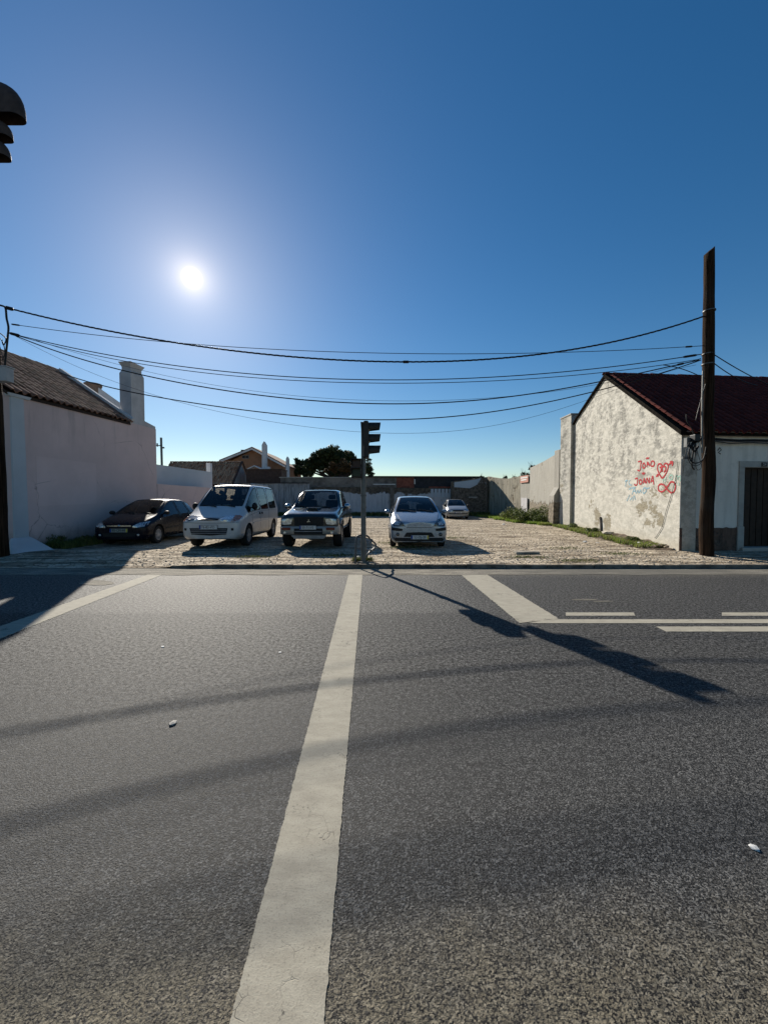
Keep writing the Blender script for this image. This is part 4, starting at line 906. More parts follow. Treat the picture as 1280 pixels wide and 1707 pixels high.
# ------------------------------------------------------------------ traffic signal on the kerb
def visor(b, c, d, r, L, drop, wrap=math.pi * 1.25, n=14, flat=0, th=.004):
    """tunnel visor: axis along d from c, open below"""
    d = Vector(d).normalized(); s = d.cross(Vector((0, 0, 1))).normalized(); up = Vector((0, 0, 1)); vs = []
    for i in range(n + 1):
        a = math.pi / 2 - wrap / 2 + wrap * i / n
        o_ = s * math.cos(a) * r + up * math.sin(a) * r
        cut = drop * max(0, .5 - .5 * math.sin(a))
        for rr, ll, tp in ((1, 0, 1), (1, L - cut, .86), (.95, L - cut, .86), (.95, 0, 1)): vs.append(Vector(c) + o_ * rr * tp + up * r * (1 - tp) + d * ll)
    fs = []
    for i in range(n):
        a = 4 * i
        for k_ in range(3): fs.append((a + k_, a + k_ + 1, a + k_ + 5, a + k_ + 4))
    return b.add(vs, fs)
YS = 8.66
tb0 = P(606, 941, YS); tsX = tb0.x
ts = thing('traffic_signal', 'grey roadside traffic signal post seen from the side at the kerb', 'traffic light', (tsX, YS, LZ))
ztop = P(0, 703.5, YS).z
b = MB(); b.lathe([(.0, LZ - .05), (.058, LZ - .05), (.055, 1.2), (.05, ztop - .75), (.05, ztop - .1), (0, ztop - .1)], 18, 'Z', (tsX, YS, 0)); obj('post', b, M['galv'], ts, smooth=True)
b = MB(); b.lathe([(0, LZ + .03), (.12, LZ + .03), (.12, LZ + .005), (.0, LZ + .005)], 18, 'Z', (tsX, YS, 0)); obj('base_flange', b, M['galv'], ts, smooth=True)
b = MB(); b.lathe([(.052, -.02), (.066, -.02), (.066, .02), (.052, .02)], 16, 'Z', (tsX, YS, P(0, 826, YS).z)); obj('clamp', b, M['rail'], ts, smooth=True)
hx0, hx1 = P(602.5, 0, YS).x, P(614, 0, YS).x
hb = ztop - .80
b = MB(); b.box((hx0 + .03, YS - .19, hb), (hx1, YS + .19, ztop)); hd = obj('signal_head', b, M['signal'], ts, bevel=.03)
b = MB(); b.hexa([(hx0 + .025, YS - .10, hb + .02), (hx0 + .035, YS - .10, hb + .02), (hx0 + .035, YS + .1, hb + .02), (hx0 + .025, YS + .1, hb + .02), (hx0 - .03, YS - .13, ztop - .02), (hx0 + .035, YS - .13, ztop - .02), (hx0 + .035, YS + .13, ztop - .02), (hx0 - .03, YS + .13, ztop - .02)]); obj('back_cover', b, M['signal'], hd)
M['lens_r'] = plain('unlit_red_lens', (.05, .008, .008), .25, var=.1, bump=.2); M['lens_a'] = plain('unlit_amber_lens', (.08, .035, .008), .25, var=.1, bump=.2); M['lens_g'] = plain('unlit_green_lens', (.006, .03, .02), .25, var=.1, bump=.2)
for i, mm in enumerate(('lens_r', 'lens_a', 'lens_g')):
    zc = ztop - .125 - i * .252
    b = MB(); b.lathe([(.0, .03), (.07, .02), (.098, .0)], 20, 'X', (hx1 + .002, YS, zc)); obj('lens', b, M[mm], hd, smooth=True)
    b = MB(); visor(b, (hx1, YS, zc), (1, 0, 0), .118, .26, .035, math.pi * 1.35); obj('visor', b, M['signal'], hd, smooth=True, ang=50)
# pedestrian head on the near side of the post
px0, px1 = P(584, 0, YS).x, P(602, 0, YS).x; pz0, pz1 = P(0, 797, YS).z, P(0, 765, YS).z
b = MB(); b.box((px0, YS - .12, pz0), (px1, YS + .08, pz1)); ph = obj('pedestrian_head', b, M['signal'], ts, bevel=.02)
for i, mm in enumerate(('lens_r', 'lens_g')):
    zc = pz1 - (pz1 - pz0) * (.27 + .46 * i)
    b = MB(); b.box((px0 + .03, YS - .124, zc - .075), (px1 - .03, YS - .121, zc + .075)); obj('lens', b, M[mm], ph)
    b = MB(); b.box((px0 + .01, YS - .30, zc + .085), (px1 - .01, YS - .12, zc + .095)); b.box((px0 + .01, YS - .30, zc - .03), (px0 + .018, YS - .12, zc + .09)); b.box((px1 - .018, YS - .30, zc - .03), (px1 - .01, YS - .12, zc + .09)); obj('visor', b, M['signal'], ph)
b = MB(); b.box((px1, YS - .03, pz1 - .12), (tsX - .05, YS + .03, pz1 - .07)); obj('bracket', b, M['galv'], ts); b = MB(); b.box((px1, YS - .03, pz0 + .05), (tsX - .05, YS + .03, pz0 + .10)); obj('bracket', b, M['galv'], ts)
# knocked and bent hoop guard round the post
hg = thing('bent_hoop_guard', 'bent steel hoop guard knocked askew around the signal post', 'hoop guard', (tsX, YS + .1, LZ))
def px(u, v, dy=0): return P(u, v, YS + dy)
b = MB(); pts = [px(592, 940, -.15), px(592.5, 925, -.15), px(593.5, 905, -.13), px(595, 895.5, -.1), px(599, 893, -.06), px(606, 892.5, .1), px(613, 894, .25), px(617, 899, .3), px(623, 904, .3), px(626.5, 908, .3), px(625, 913, .28), px(619, 918, .24), px(613, 924, .2), px(611, 932, .16), px(611, 941, .1)]
q = []
for i in range(len(pts) - 1):
    p0, p1, p2, p3 = pts[max(i - 1, 0)], pts[i], pts[i + 1], pts[min(i + 2, len(pts) - 1)]
    for k_ in range(5):
        t = k_ / 5; q.append(.5 * ((2 * p1) + (p2 - p0) * t + (2 * p0 - 5 * p1 + 4 * p2 - p3) * t * t + (-p0 + 3 * p1 - 3 * p2 + p3) * t ** 3))
b.tube(q + [pts[-1]], .021, 8); obj('hoop', b, M['rail'], hg, smooth=True, ang=60)
b = MB(); b.tube([px(593, 914, -.14), px(602, 915, .0), px(612, 917, .2), px(620, 917.5, .24)], .014, 7); obj('cross_bar', b, M['rail'], hg, smooth=True)

# ------------------------------------------------------------------ signal head on the near mast, top left
ns = thing('mast_arm_signal', 'brown visored traffic signal head jutting in at the upper left edge', 'traffic light', (-5.2, 5, 5.6))
YN = 5.0
tipz = [P(0, 197, YN).z, P(0, 230, YN).z, P(0, 262.5, YN).z]
hx = -5.04
b = MB(); b.box((hx - .22, YN - .2, tipz[2] - .05), (hx, YN + .2, tipz[0] + .42)); nh = obj('signal_head', b, M['signal_brown'], ns, bevel=.04)
def hood(b, x0, zb, L, H, W, n=12):
    """quarter-round hood: curved top falling to a flat bottom, open below"""
    vs = []
    m = 10
    for i in range(m + 1):
        t = i / m; x = x0 + L * math.sin(t * math.pi / 2) ** .75; z = zb + H * (max(0, math.cos(t * math.pi / 2)) ** .75)
        for j in range(n + 1):
            a = -math.pi / 2 + math.pi * j / n; w = math.sin(a); k_ = math.cos(a)
            vs.append((x0 + (x - x0) * (.80 + .20 * k_), YN + W * w, zb + (z - zb) * (.25 + .75 * abs(k_) ** .6)))
    fs = [(i * (n + 1) + j, i * (n + 1) + j + 1, (i + 1) * (n + 1) + j + 1, (i + 1) * (n + 1) + j) for i in range(m) for j in range(n)]
    # the two cheeks
    o_ = len(vs)
    for s in (-1, 1):
        vs.append((x0, YN + W * s, zb)); vs.append((x0 + L, YN + W * s, zb))
    cl = [(i * (n + 1)) for i in range(m + 1)]; cr_ = [(i * (n + 1) + n) for i in range(m + 1)]
    fs.append(tuple([o_] + cl[::1])); fs.append(tuple([o_ + 2] + cr_[::1]))
    return b.add(vs, fs)
for i, (zb, L, H, W) in enumerate(((tipz[0], P(45, 0, YN + .08).x - hx, .46, .09), (tipz[1], P(20.5, 0, YN + .06).x - hx, .25, .075), (tipz[2], P(15.5, 0, YN + .06).x - hx, .245, .075))):
    b = MB(); hood(b, hx, zb, L, H, W); obj('visor', b, M['signal_brown'], nh, smooth=True, ang=50)
    b = MB(); b.lathe([(.0, .02), (W * .6, .012), (W * .8, .0)], 20, 'X', (hx + .004, YN, zb + W * .85)); obj('lens', b, M[('lens_r', 'lens_a', 'lens_g')[i]], nh, smooth=True)
b = MB(); b.tube([(hx - .28, YN, tipz[0] + .1), (hx - 1.4, YN + .02, tipz[0] + .22), (hx - 2.6, YN + .04, tipz[0] + .1), (hx - 3.0, YN + .05, tipz[0] - .4), (hx - 3.05, YN + .05, 0)], .07, 10); obj('mast_arm', b, M['galv'], ns, smooth=True)

# ------------------------------------------------------------------ vegetation
def blades(b, n, area, h, w, lean=.5, rg=rnd):
    for _ in range(n):
        x, y, z = area(rg); hh = h * rg.uniform(.35, 1.1); a = rg.uniform(0, 6.283); l = lean * hh * rg.uniform(.1, 1); ww = w * rg.uniform(.6, 1.3)
        dx, dy = math.cos(a), math.sin(a); sx, sy = -dy * ww, dx * ww
        b.add([(x - sx, y - sy, z), (x + sx, y + sy, z), (x + sx * .7 + dx * l * .4, y + sy * .7 + dy * l * .4, z + hh * .6), (x - sx * .7 + dx * l * .4, y - sy * .7 + dy * l * .4, z + hh * .6), (x + dx * l, y + dy * l, z + hh)], [(0, 1, 2, 3), (3, 2, 4)])
    return b
def leafball(b, n, c, r, s, rg=rnd, shell=.35, flat=1.0):
    c = Vector(c)
    for _ in range(n):
        d = Vector((rg.gauss(0, 1), rg.gauss(0, 1), rg.gauss(0, 1))).normalized(); k_ = r * (shell + (1 - shell) * rg.random() ** .5); p = c + Vector((d.x * k_, d.y * k_, d.z * k_ * flat))
        u = Vector((rg.gauss(0, 1), rg.gauss(0, 1), rg.gauss(0, 1))).normalized(); v = u.cross(d); v = v.normalized() if v.length > 1e-4 else Vector((1, 0, 0)); ss = s * rg.uniform(.5, 1.3)
        b.add([p - u * ss, p + v * ss * .5, p + u * ss, p - v * ss * .5], [(0, 1, 2, 3)])
    return b
def strip(p0, p1, w, pw=1.0):
    p0 = Vector((*p0, 0)); p1 = Vector((*p1, 0)); d = (p1 - p0); nn = Vector((-d.y, d.x, 0)).normalized()
    def f(rg):
        t = rg.random(); o_ = rg.random() ** pw * w; p = p0 + d * t + nn * o_; return (p.x, p.y, hlot(p.x, p.y) - .01)
    return f
# grass verge along the right boundary
b = MB(); blades(b, 16000, strip((9.95, 28), (9.2, 21.6), -1.0 * -1.0 * -1.7 if False else -1.5, 1.2), .16, .012)
def verge(rg):
    # between the lot and the wall, widest near the corner
    t = rg.random(); y = 21.0 + 11.5 * t; xw = 9.55 + .07 * (y - 21) if y < 28 else 10.3 - .13 * (y - 29)
    w = .9 + 1.3 * t + .5 * math.sin(t * 3.1) + .5 * noise.noise((y * .9, 0, 0)); x = xw - w * rg.random() ** 1.1; return (x, y, hlot(x, y) - .01)
b = MB(); blades(b, 30000, verge, .20, .014); obj('grass', b, M['grass'], kind='stuff')
def gb(rg):
    s = rg.random() * 9.5 + .6; o_ = rg.random() ** 1.4 * (.75 + .25 * noise.noise((s * 1.3, 4, 0))); p = C0 + GD * s + GN * (o_ + .02); return (p.x, p.y, hlot(p.x, p.y))
b = MB(); blades(b, 9000, gb, .13, .012, .9); obj('ground_weeds', b, M['weed'], kind='stuff')
b = MB(); blades(b, 7000, gb, .15, .012, .8); obj('verge_grass', b, M['grass'], kind='stuff')
b = MB(); blades(b, 3500, gb, .16, .008, .9); obj('dry_stalks', b, M['dry'], kind='stuff')
def shrub(name, c, r, n, s, mat, label, group=None, flat=.75, stems=5, core=None):
    o_ = thing(name, label, 'shrub', (c[0], c[1], c[2]), group); rg = random.Random(int(c[0] * 100) + int(c[1] * 37))
    b = MB()
    for _ in range(7):
        q = Vector(c) + Vector((rg.uniform(-.7, .7) * r, rg.uniform(-.7, .7) * r, r * flat * rg.uniform(.3, .9))); leafball(b, n // 7, q, r * rg.uniform(.35, .65), s, rg, .1, .8)
    obj('foliage', b, mat, o_)
    b = MB()
    for _ in range(stems):
        a = rg.uniform(0, 6.28); b.tube([c, Vector(c) + Vector((math.cos(a) * r * .3, math.sin(a) * r * .3, r * .5)), Vector(c) + Vector((math.cos(a) * r * .7, math.sin(a) * r * .7, r * flat * 1.1))], [.014, .009, .004], 5)
    obj('stem', b, M['bark'], o_); return o_
shrub('bush', (8.85, 23.6, .1), 1.0, 3400, .055, M['weed'], 'large dark green bush at the foot of the grey rendered wall')
shrub('bush', (8.75, 25.8, .1), .85, 2600, .055, M['weed'], 'middle bush in the grass verge below the red board')
shrub('bush', (9.15, 22.0, .1), .6, 1600, .05, M['weed'], 'bush at the foot of the wall buttress')
shrub('bush', (9.0, 28.3, .1), .55, 1300, .06, M['grass'], 'light green bush at the far end of the grass verge')
b = MB()
def bankl(rg):
    s = rg.random() * 6; o_ = rg.random() ** 1.3 * .8; p = LW0 + LD * (s + .7) + LN * (o_ + .05); return (p.x, p.y, hlot(p.x, p.y))
blades(b, 7000, bankl, .22, .012, .7); obj('shaded_grass', b, M['weed'], kind='stuff')
for i, (s, o_, r) in enumerate(((.95, .3, .3), (1.6, .45, .24), (2.4, .35, .26))):
    p = LW0 + LD * s + LN * o_
    shrub('weed_clump', (p.x, p.y, hlot(p.x, p.y)), r, 900, .035, M['weed'], ('leafy weed clump next to the white footing of the pink house', 'small weed clump in the shade along the pink wall', 'weed clump nearest the black hatchback')[i], flat=1)
for i, (u, Y, r) in enumerate(((1005, 14.9, .28), (1075, 12.6, .22), (968, 17.2, .3))):
    p = RP(u, 880, C0, GN) + GN * .35
    shrub('weed_clump', (p.x, p.y, .1), r, 800, .035, M['weed'], ('green weed clump under the drain pipe on the gable', 'low weed clump beside rubble near the house corner', 'weed clump by the far end of the gable wall')[i], flat=.7)
b = MB()
def sigw(rg): a = rg.uniform(0, 6.28); r = rg.random() ** .7 * .22; x = tsX + math.cos(a) * r * 1.2 - .03; y = YS + .05 + abs(math.sin(a)) * r; return (x, y, .1)
blades(b, 420, sigw, .10, .007, 1.1); obj('weeds_at_post', b, M['weed'], kind='stuff')
b = MB()
def rearw(rg):
    x = rg.uniform(-12.3, 9.2); y = 34.75 - abs(rg.gauss(0, .5)) - .25; return (x, y, hlot(x, y))
blades(b, 9000, rearw, .38, .03, .9); obj('rear_weeds', b, M['weed'], kind='stuff')
def cracks(rg):
    k_ = rg.randrange(9); cxs = (.25, .6, -1.2, 3.4, 5.2, 2.4, -3.2, 6.0, 4.4); cys = (12.4, 11.2, 9.6, 9.3, 11.0, 14.0, 9.4, 9.9, 8.75)
    return (cxs[k_] + rg.gauss(0, .28), cys[k_] + rg.gauss(0, .12), .1)
b = MB(); blades(b, 2200, cracks, .045, .007, 1.2); obj('sparse_weeds', b, M['weed'], kind='stuff')
# creeper along the top of the streaked wall
def creeper(c, r, n, label):
    o_ = thing('creeper', label, 'creeper', c); b = MB(); rg = random.Random(int(c[1] * 10))
    for _ in range(11): leafball(b, n // 8, (c[0] + rg.uniform(-.1, .3) * r, c[1] + rg.uniform(-1.6, 1.6) * r, c[2] - r * .55 + rg.uniform(-.25, .9) * r * rg.random()), r * rg.uniform(.2, .5), .055, rg, .0, .8); obj('foliage', b, M['pine'], o_)
    b = MB()
    for k_ in range(5): a = Vector(c) + Vector((0, rg.uniform(-1, 1) * r, 0)); b.tube([a + Vector((0, 0, -r)), a + Vector((rg.uniform(-.1, .1), 0, 0)), a + Vector((rg.uniform(-.2, .2), rg.uniform(-.2, .2), r * rg.uniform(.5, 1.1)))], [.012, .008, .003], 4)
    obj('twig', b, M['bark'], o_)
for c, r, n, l in (((P(872, 787, 29).x + .3, 29.6, P(0, 788, 29).z), .42, 520, 'dark creeper piled on the wall top just above the red board'), ((P(884, 777, 27.8).x + .2, 28.0, P(0, 776, 27.8).z), .36, 420, 'dark creeper tuft where the wall steps up'),
                   ((P(838, 793, 33).x + .2, 33.2, P(0, 795, 33).z), .25, 260, 'thin creeper tuft midway on the streaked wall top'), ((P(853, 790, 31).x + .2, 31, P(0, 794, 31).z), .24, 260, 'small upright creeper tuft left of the red board'), ((P(802, 792, 35.6).x, 35.6, P(0, 793, 35.6).z), .3, 350, 'creeper tuft over the dark far corner of the lot')):
    creeper(c, r, n, l)
# trees beyond the back wall
def tree(name, label, base, H, lobes, n, s, mat, trunk_r=.3, group=None, lean=0):
    o_ = thing(name, label, 'tree', base, group); rg = random.Random(int(abs(base[0]) * 31) + n); b = MB(); bx, by, _ = base
    for (dx, dy, z, r, f) in lobes:
        k_ = int(n * r * r / sum(q[3] ** 2 for q in lobes)); c = Vector((bx + dx, by + dy, z)); sub = max(8, int(r * 11))
        for _ in range(sub):
            d = Vector((rg.gauss(0, 1), rg.gauss(0, 1), rg.gauss(0, .8))).normalized(); p = c + Vector((d.x * r * .72, d.y * r * .72, d.z * r * .72 * f)) * rg.uniform(.25, 1.05)
            leafball(b, k_ // sub, p, r * rg.uniform(.28, .48), s, rg, .2, .75)
    obj('crown', b, mat, o_)
    b = MB(); top = Vector((bx + lean, by, H * .55)); b.tube([(bx, by, -.1), (bx + lean * .4, by, H * .28), top], [trunk_r, trunk_r * .8, trunk_r * .6], 10); obj('trunk', b, M['bark'], o_, smooth=True)
    b = MB()
    for (dx, dy, z, r, f) in lobes: b.tube([top - Vector((0, 0, .5)), lerp(top, (bx + dx, by + dy, z), .5) + Vector((0, 0, -.3)), (bx + dx, by + dy, z)], [trunk_r * .45, trunk_r * .3, trunk_r * .12], 6)
    obj('limb', b, M['bark'], o_, smooth=True); return o_
YT = 60
def lob(bx, l): return [(Xw(u, YT) - bx, dy, Zw(v, YT), r, f) for u, v, r, f, dy in l]
bx = Xw(553, YT)
tree('pine_tree', 'broad umbrella-crowned pine rising behind the back wall', (bx, YT, 0), 9.5, lob(bx, [(553, 762, 2.2, .85, 0), (528, 766, 1.8, .8, .5), (578, 765, 1.8, .8, -.4), (511, 775, 1.4, .8, 0), (500, 779, 1.3, .9, 0), (516, 786, 1.1, .9, .5), (545, 772, 1.8, .8, .6), (590, 785, 1.3, 1, 0), (571, 772, 1.8, .8, -.5), (497, 771, .8, .9, 0), (521, 777, 1.6, .8, .2), (533, 772, 1.7, .8, -.3), (560, 784, 1.5, .9, .3), (577, 787, 1.5, .9, .8), (600, 788, 1.3, 1, -.3), (548, 783, 1.1, .9, 0), (596, 774, 1.5, .9, 0), (540, 757, 1.5, .7, -1), (566, 757, 1.5, .7, 1), (606, 782, 1.0, 1, 0)]), 34000, .25, M['pine'], .35)
bx = Xw(500, YT - 4)
tree('dense_tree', 'low dense dark tree at the left foot of the pine', (bx, YT - 4, 0), 5, [(Xw(u, YT - 4) - bx, 0, Zw(v, YT - 4), r, 1) for u, v, r in ((495, 785, 1.0), (508, 786, 1.0), (487, 791, .8), (514, 793, .8))], 4200, .13, M['pine'], .2)
bx = Xw(565, YT - 6)
tree('rusty_tree', 'brownish leafed tree below the right side of the pine', (bx, YT - 6, 0), 5, [(Xw(u, YT - 6) - bx, 0, Zw(v, YT - 6), r, 1) for u, v, r in ((556, 778, 1.0), (570, 776, 1.2), (584, 780, 1.2), (545, 786, .5))], 4200, .13, M['autumn'], .18)
bx = Xw(617, YT + 6)
tree('dense_tree', 'dark ragged tree just right of the traffic signal post', (bx, YT + 6, 0), 5, [(Xw(u, YT + 6) - bx, 0, Zw(v, YT + 6), r, 1.3) for u, v, r in ((611, 778, 1.3), (616, 788, 1.0), (604, 785, 1.3))], 4200, .15, M['pine'], .2)

# ------------------------------------------------------------------ rubble, litter and loose stones
b = MB(); rg = random.Random(5)
for _ in range(260):
    s = rg.uniform(.2, 5.6) if rg.random() < .7 else rg.uniform(5.6, 10); o_ = rg.random() ** 1.3 * .75; p = C0 + GD * s + GN * (o_ + .03); b.rock((p.x, p.y, hlot(p.x, p.y) + .02 + (.10 * max(0, 1 - o_ * 1.4) if s < 5.6 else 0)), rg.uniform(.018, .075), rg)
obj('rubble', b, plain('rubble_stone', (.27, .215, .155), .95, var=.45, scale=4, bump=.5), kind='stuff', smooth=False)
b = MB()
nx_, ny_ = 50, 8; vs = []
for j in range(ny_ + 1):
    for i in range(nx_ + 1):
        s = .1 + 5.8 * i / nx_; o_ = .95 * j / ny_; p = C0 + GD * s + GN * o_; hgt = .17 * max(0, math.sin(i / nx_ * math.pi)) ** .6 * (1 - j / ny_) ** 1.2 * (1 + .6 * noise.noise((s * 2.2, o_ * 3, 0))); vs.append((p.x, p.y, hlot(p.x, p.y) - .012 + hgt))
b.add(vs, [(j * (nx_ + 1) + i, j * (nx_ + 1) + i + 1, (j + 1) * (nx_ + 1) + i + 1, (j + 1) * (nx_ + 1) + i) for j in range(ny_) for i in range(nx_)])
obj('earth_bank', b, plain('dark_rubble_earth', (.13, .095, .065), .95, var=.5, scale=6, bump=.9), smooth=True, kind='structure')
b = MB(); p = gp(1030, 897) + GN * .35; b.rock((p.x, p.y, .26), .24, random.Random(3), .42); obj('boulder', b, plain('pale_rock', (.60, .54, .44), .9, var=.15, scale=6), label='pale flat rock lying on the rubble bank by the gable', cat='rock')
for i, (u, v, r, l) in enumerate(((975, 903, .07, 'pale stone chip at the edge of the weeds by the gable'), (1065, 905, .08, 'small white stone on the rubble near the house corner'), (996, 905, .05, 'tiny greenish-white stone below the drain pipe'), (1100, 908, .06, 'white stone lump nearest the house corner'), (840, 874, .10, 'white scrap lying in the verge grass'))):
    p = G(u, v, .16); b = MB(); b.rock(p, r, random.Random(20 + i), .5); obj('stone', b, M['whitepaint'], label=l, cat='stone')
p0 = G(857, 921, .12); p1 = G(897, 921, .12)
b = MB(); b.box((p0.x, p0.y - .12, .08), (p1.x, p0.y + .12, .145), rz=.04); obj('stone_slab', b, M['kerb'], label='broken stone slab lying flat on the lot near the kerb', cat='slab', bevel=.015)
b = MB(); rg = random.Random(11)
for _ in range(2600):
    x = rg.uniform(-6.5, 9.5); y = 8.6 + rg.random() ** 1.8 * 14; r_ = rg.uniform(.008, .028)
    b.rock((x, y, hlot(x, y) + r_ * .2), r_, rg, .6)
obj('gravel', b, plain('loose_gravel', (.42, .36, .28), .95, var=.4, scale=7, bump=.3), kind='stuff')
for (u, v, r, l) in ((288, 1207, .030, 'white scrap of paper on the asphalt left of the crossing line'), (1257, 1415, .022, 'small white pebble on the asphalt at the right'), (467, 1088, .018, 'tiny white chip on the asphalt above the paper scrap'), (271, 1079, .018, 'tiny pale chip on the asphalt at far left')):
    p = G(u, v, .0); b = MB(); b.rock((p.x, p.y, r * .2), r, random.Random(int(u)), .3); obj('litter', b, M['stone'] if r > .025 else M['whitepaint'], label=l, cat='litter')
p = G(598, 930, .12); b = MB(); b.box((p.x - .035, p.y - .1, .1), (p.x + .03, p.y - .04, .17), rz=.3); obj('litter', b, M['whitepaint'], label='crumpled white carton at the foot of the signal post', cat='litter', bevel=.008)
# ------------------------------------------------------------------ vehicles
M['glass'] = m_glass('car_glass', (.12, .13, .13), .62); M['interior'] = plain('car_interior', (.035, .036, .04), .85, var=.3)
M['tyre'] = plain('tyre_rubber', (.018, .018, .018), .85, var=.3, scale=12, bump=.3); M['rim'] = plain('alloy_rim', (.42, .42, .43), .35, .7, var=.2)
M['hub'] = plain('plastic_wheel_cover', (.40, .40, .41), .5, .2, var=.15)
M['trim'] = plain('black_trim', (.018, .018, .019), .6, var=.2); M['chrome'] = plain('chrome', (.55, .56, .58), .22, 1, var=.1, bump=0)
M['lamp'] = plain('headlamp_lens', (.62, .64, .66), .14, .45, var=.5, scale=26, bump=.2, coat=1); M['lampdark'] = plain('headlamp_surround', (.05, .055, .06), .2, var=.3, bump=0, coat=1)
M['amber'] = plain('amber_lens', (.42, .10, .012), .2, var=.2, scale=20, bump=.1, coat=1); M['redlens'] = plain('dull_red_indicator', (.20, .035, .02), .3, var=.2, bump=.1)
M['plate'] = plain('number_plate_white', (.66, .66, .64), .5, var=.06, bump=0); M['euro'] = plain('plate_blue', (.02, .06, .30), .5, var=0, bump=0); M['plateyellow'] = plain('plate_yellow', (.65, .50, .06), .5, var=0, bump=0)

def build_body(st, glass_front, glass_sides, glass_rear, wheels, wr, half_in=.42, level=2):
    """closed car shell lofted through the stations; returns meshes split by material: 0 paint, 1 windscreen, 2 side glass, 3 rear glass, 4 underside, 5 arch"""
    NP = 8; verts = []; faces = []; mi = []
    for (y, zb, wb, s, m, h, r, t, zc) in st:
        half = [(0, zb), (wb, zb), s, m, h, r, t, (0, zc)]
        row = [(x, y, z) for x, z in half] + [(-x, y, z) for x, z in half[1:-1]][::-1]
        verts += row
    R = 2 * NP - 2
    for i in range(len(st) - 1):
        for j in range(R):
            a, b_ = i * R + j, i * R + (j + 1) % R; k_ = j if j < NP - 1 else R - 1 - j
            m_ = 0
            if k_ == 0: m_ = 4
            elif k_ == 6 and i in glass_front: m_ = 1
            elif k_ == 4 and i in glass_sides: m_ = 2
            elif k_ == 6 and i in glass_rear: m_ = 3
            faces.append((b_, a, a + R, b_ + R)); mi.append(m_)
    for i, flip in ((0, 0), (len(st) - 1, 1)):
        o_ = i * R
        q = [[o_ + 0, o_ + 1, o_ + R - 1]] + [[o_ + k_, o_ + k_ + 1, o_ + R - k_ - 1, o_ + R - k_] for k_ in range(1, 6)] + [[o_ + 6, o_ + 7, o_ + 8]]
        for f in q: faces.append(tuple(f[::-1] if flip else f)); mi.append(0)
    me = bpy.data.meshes.new('shell'); me.from_pydata(verts, [], faces); me.polygons.foreach_set('material_index', mi)
    for _ in range(6): me.materials.append(M['trim'])
    bm = bmesh.new(); bm.from_mesh(me); bmesh.ops.recalc_face_normals(bm, faces=bm.faces)
    cl = bm.edges.layers.float.new('crease_edge')
    for e_ in bm.edges:
        ms = {f.material_index for f in e_.link_faces}
        if len(ms) == 2 and ms & {1, 2, 3}: e_[cl] = .55
        if 4 in ms and len(ms) == 2: e_[cl] = .5
    bm.verts.ensure_lookup_table()
    for e_ in bm.edges:
        a, b_ = e_.verts[0].index, e_.verts[1].index; ia, ja = divmod(a, R); ib, jb = divmod(b_, R); ja = min(ja, R - ja); jb = min(jb, R - jb)
        if ia != ib and ja == jb: e_[cl] = max(e_[cl], {4: .50, 5: .50, 6: .45, 1: .7, 2: .3}.get(ja, 0))
        if ia == ib and ia in (1, len(st) - 2): e_[cl] = max(e_[cl], .30)
        if ia == ib and ia in (0, len(st) - 1): e_[cl] = max(e_[cl], .45)
    bm.to_mesh(me); bm.free()
    o_ = bpy.data.objects.new('shell', me); COL.objects.link(o_)
    sb = o_.modifiers.new('s', 'SUBSURF'); sb.levels = level; sb.render_levels = level
    cb = MB()
    for (wy, wz) in wheels:
        for sgn in (-1, 1):
            x0, x1 = (half_in, 1.3) if sgn > 0 else (-1.3, -half_in); n = 28; R_ = wr * 1.17
            vs = [(x, wy + R_ * math.cos(2 * math.pi * k_ / n), wz + R_ * math.sin(2 * math.pi * k_ / n)) for x in (x0, x1) for k_ in range(n)]
            cb.add(vs, [tuple(range(n - 1, -1, -1)), tuple(range(n, 2 * n))] + [(k_, (k_ + 1) % n, (k_ + 1) % n + n, k_ + n) for k_ in range(n)])
    cm = cb.mesh('cut', M['trim']); cm.materials.clear()
    for _ in range(6): cm.materials.append(M['trim'])
    cm.polygons.foreach_set('material_index', [5] * len(cm.polygons))
    co = bpy.data.objects.new('cut', cm); COL.objects.link(co)
    bo = o_.modifiers.new('b', 'BOOLEAN'); bo.object = co; bo.operation = 'DIFFERENCE'; bo.solver = 'EXACT'
    dg = bpy.context.evaluated_depsgraph_get(); dg.update(); res = bpy.data.meshes.new_from_object(o_.evaluated_get(dg))
    bpy.data.objects.remove(o_); bpy.data.objects.remove(co)
    bm = bmesh.new(); bm.from_mesh(res); bvh = BVHTree.FromBMesh(bm)
    out = {}
    for idx in range(6):
        b2 = bm.copy(); bmesh.ops.delete(b2, geom=[f for f in b2.faces if f.material_index != idx], context='FACES')
        if len(b2.faces):
            for f in b2.faces: f.material_index = 0; f.smooth = True
            m2 = bpy.data.meshes.new('piece'); b2.to_mesh(m2); out[idx] = m2
        b2.free()
    bm.free(); return out, bvh

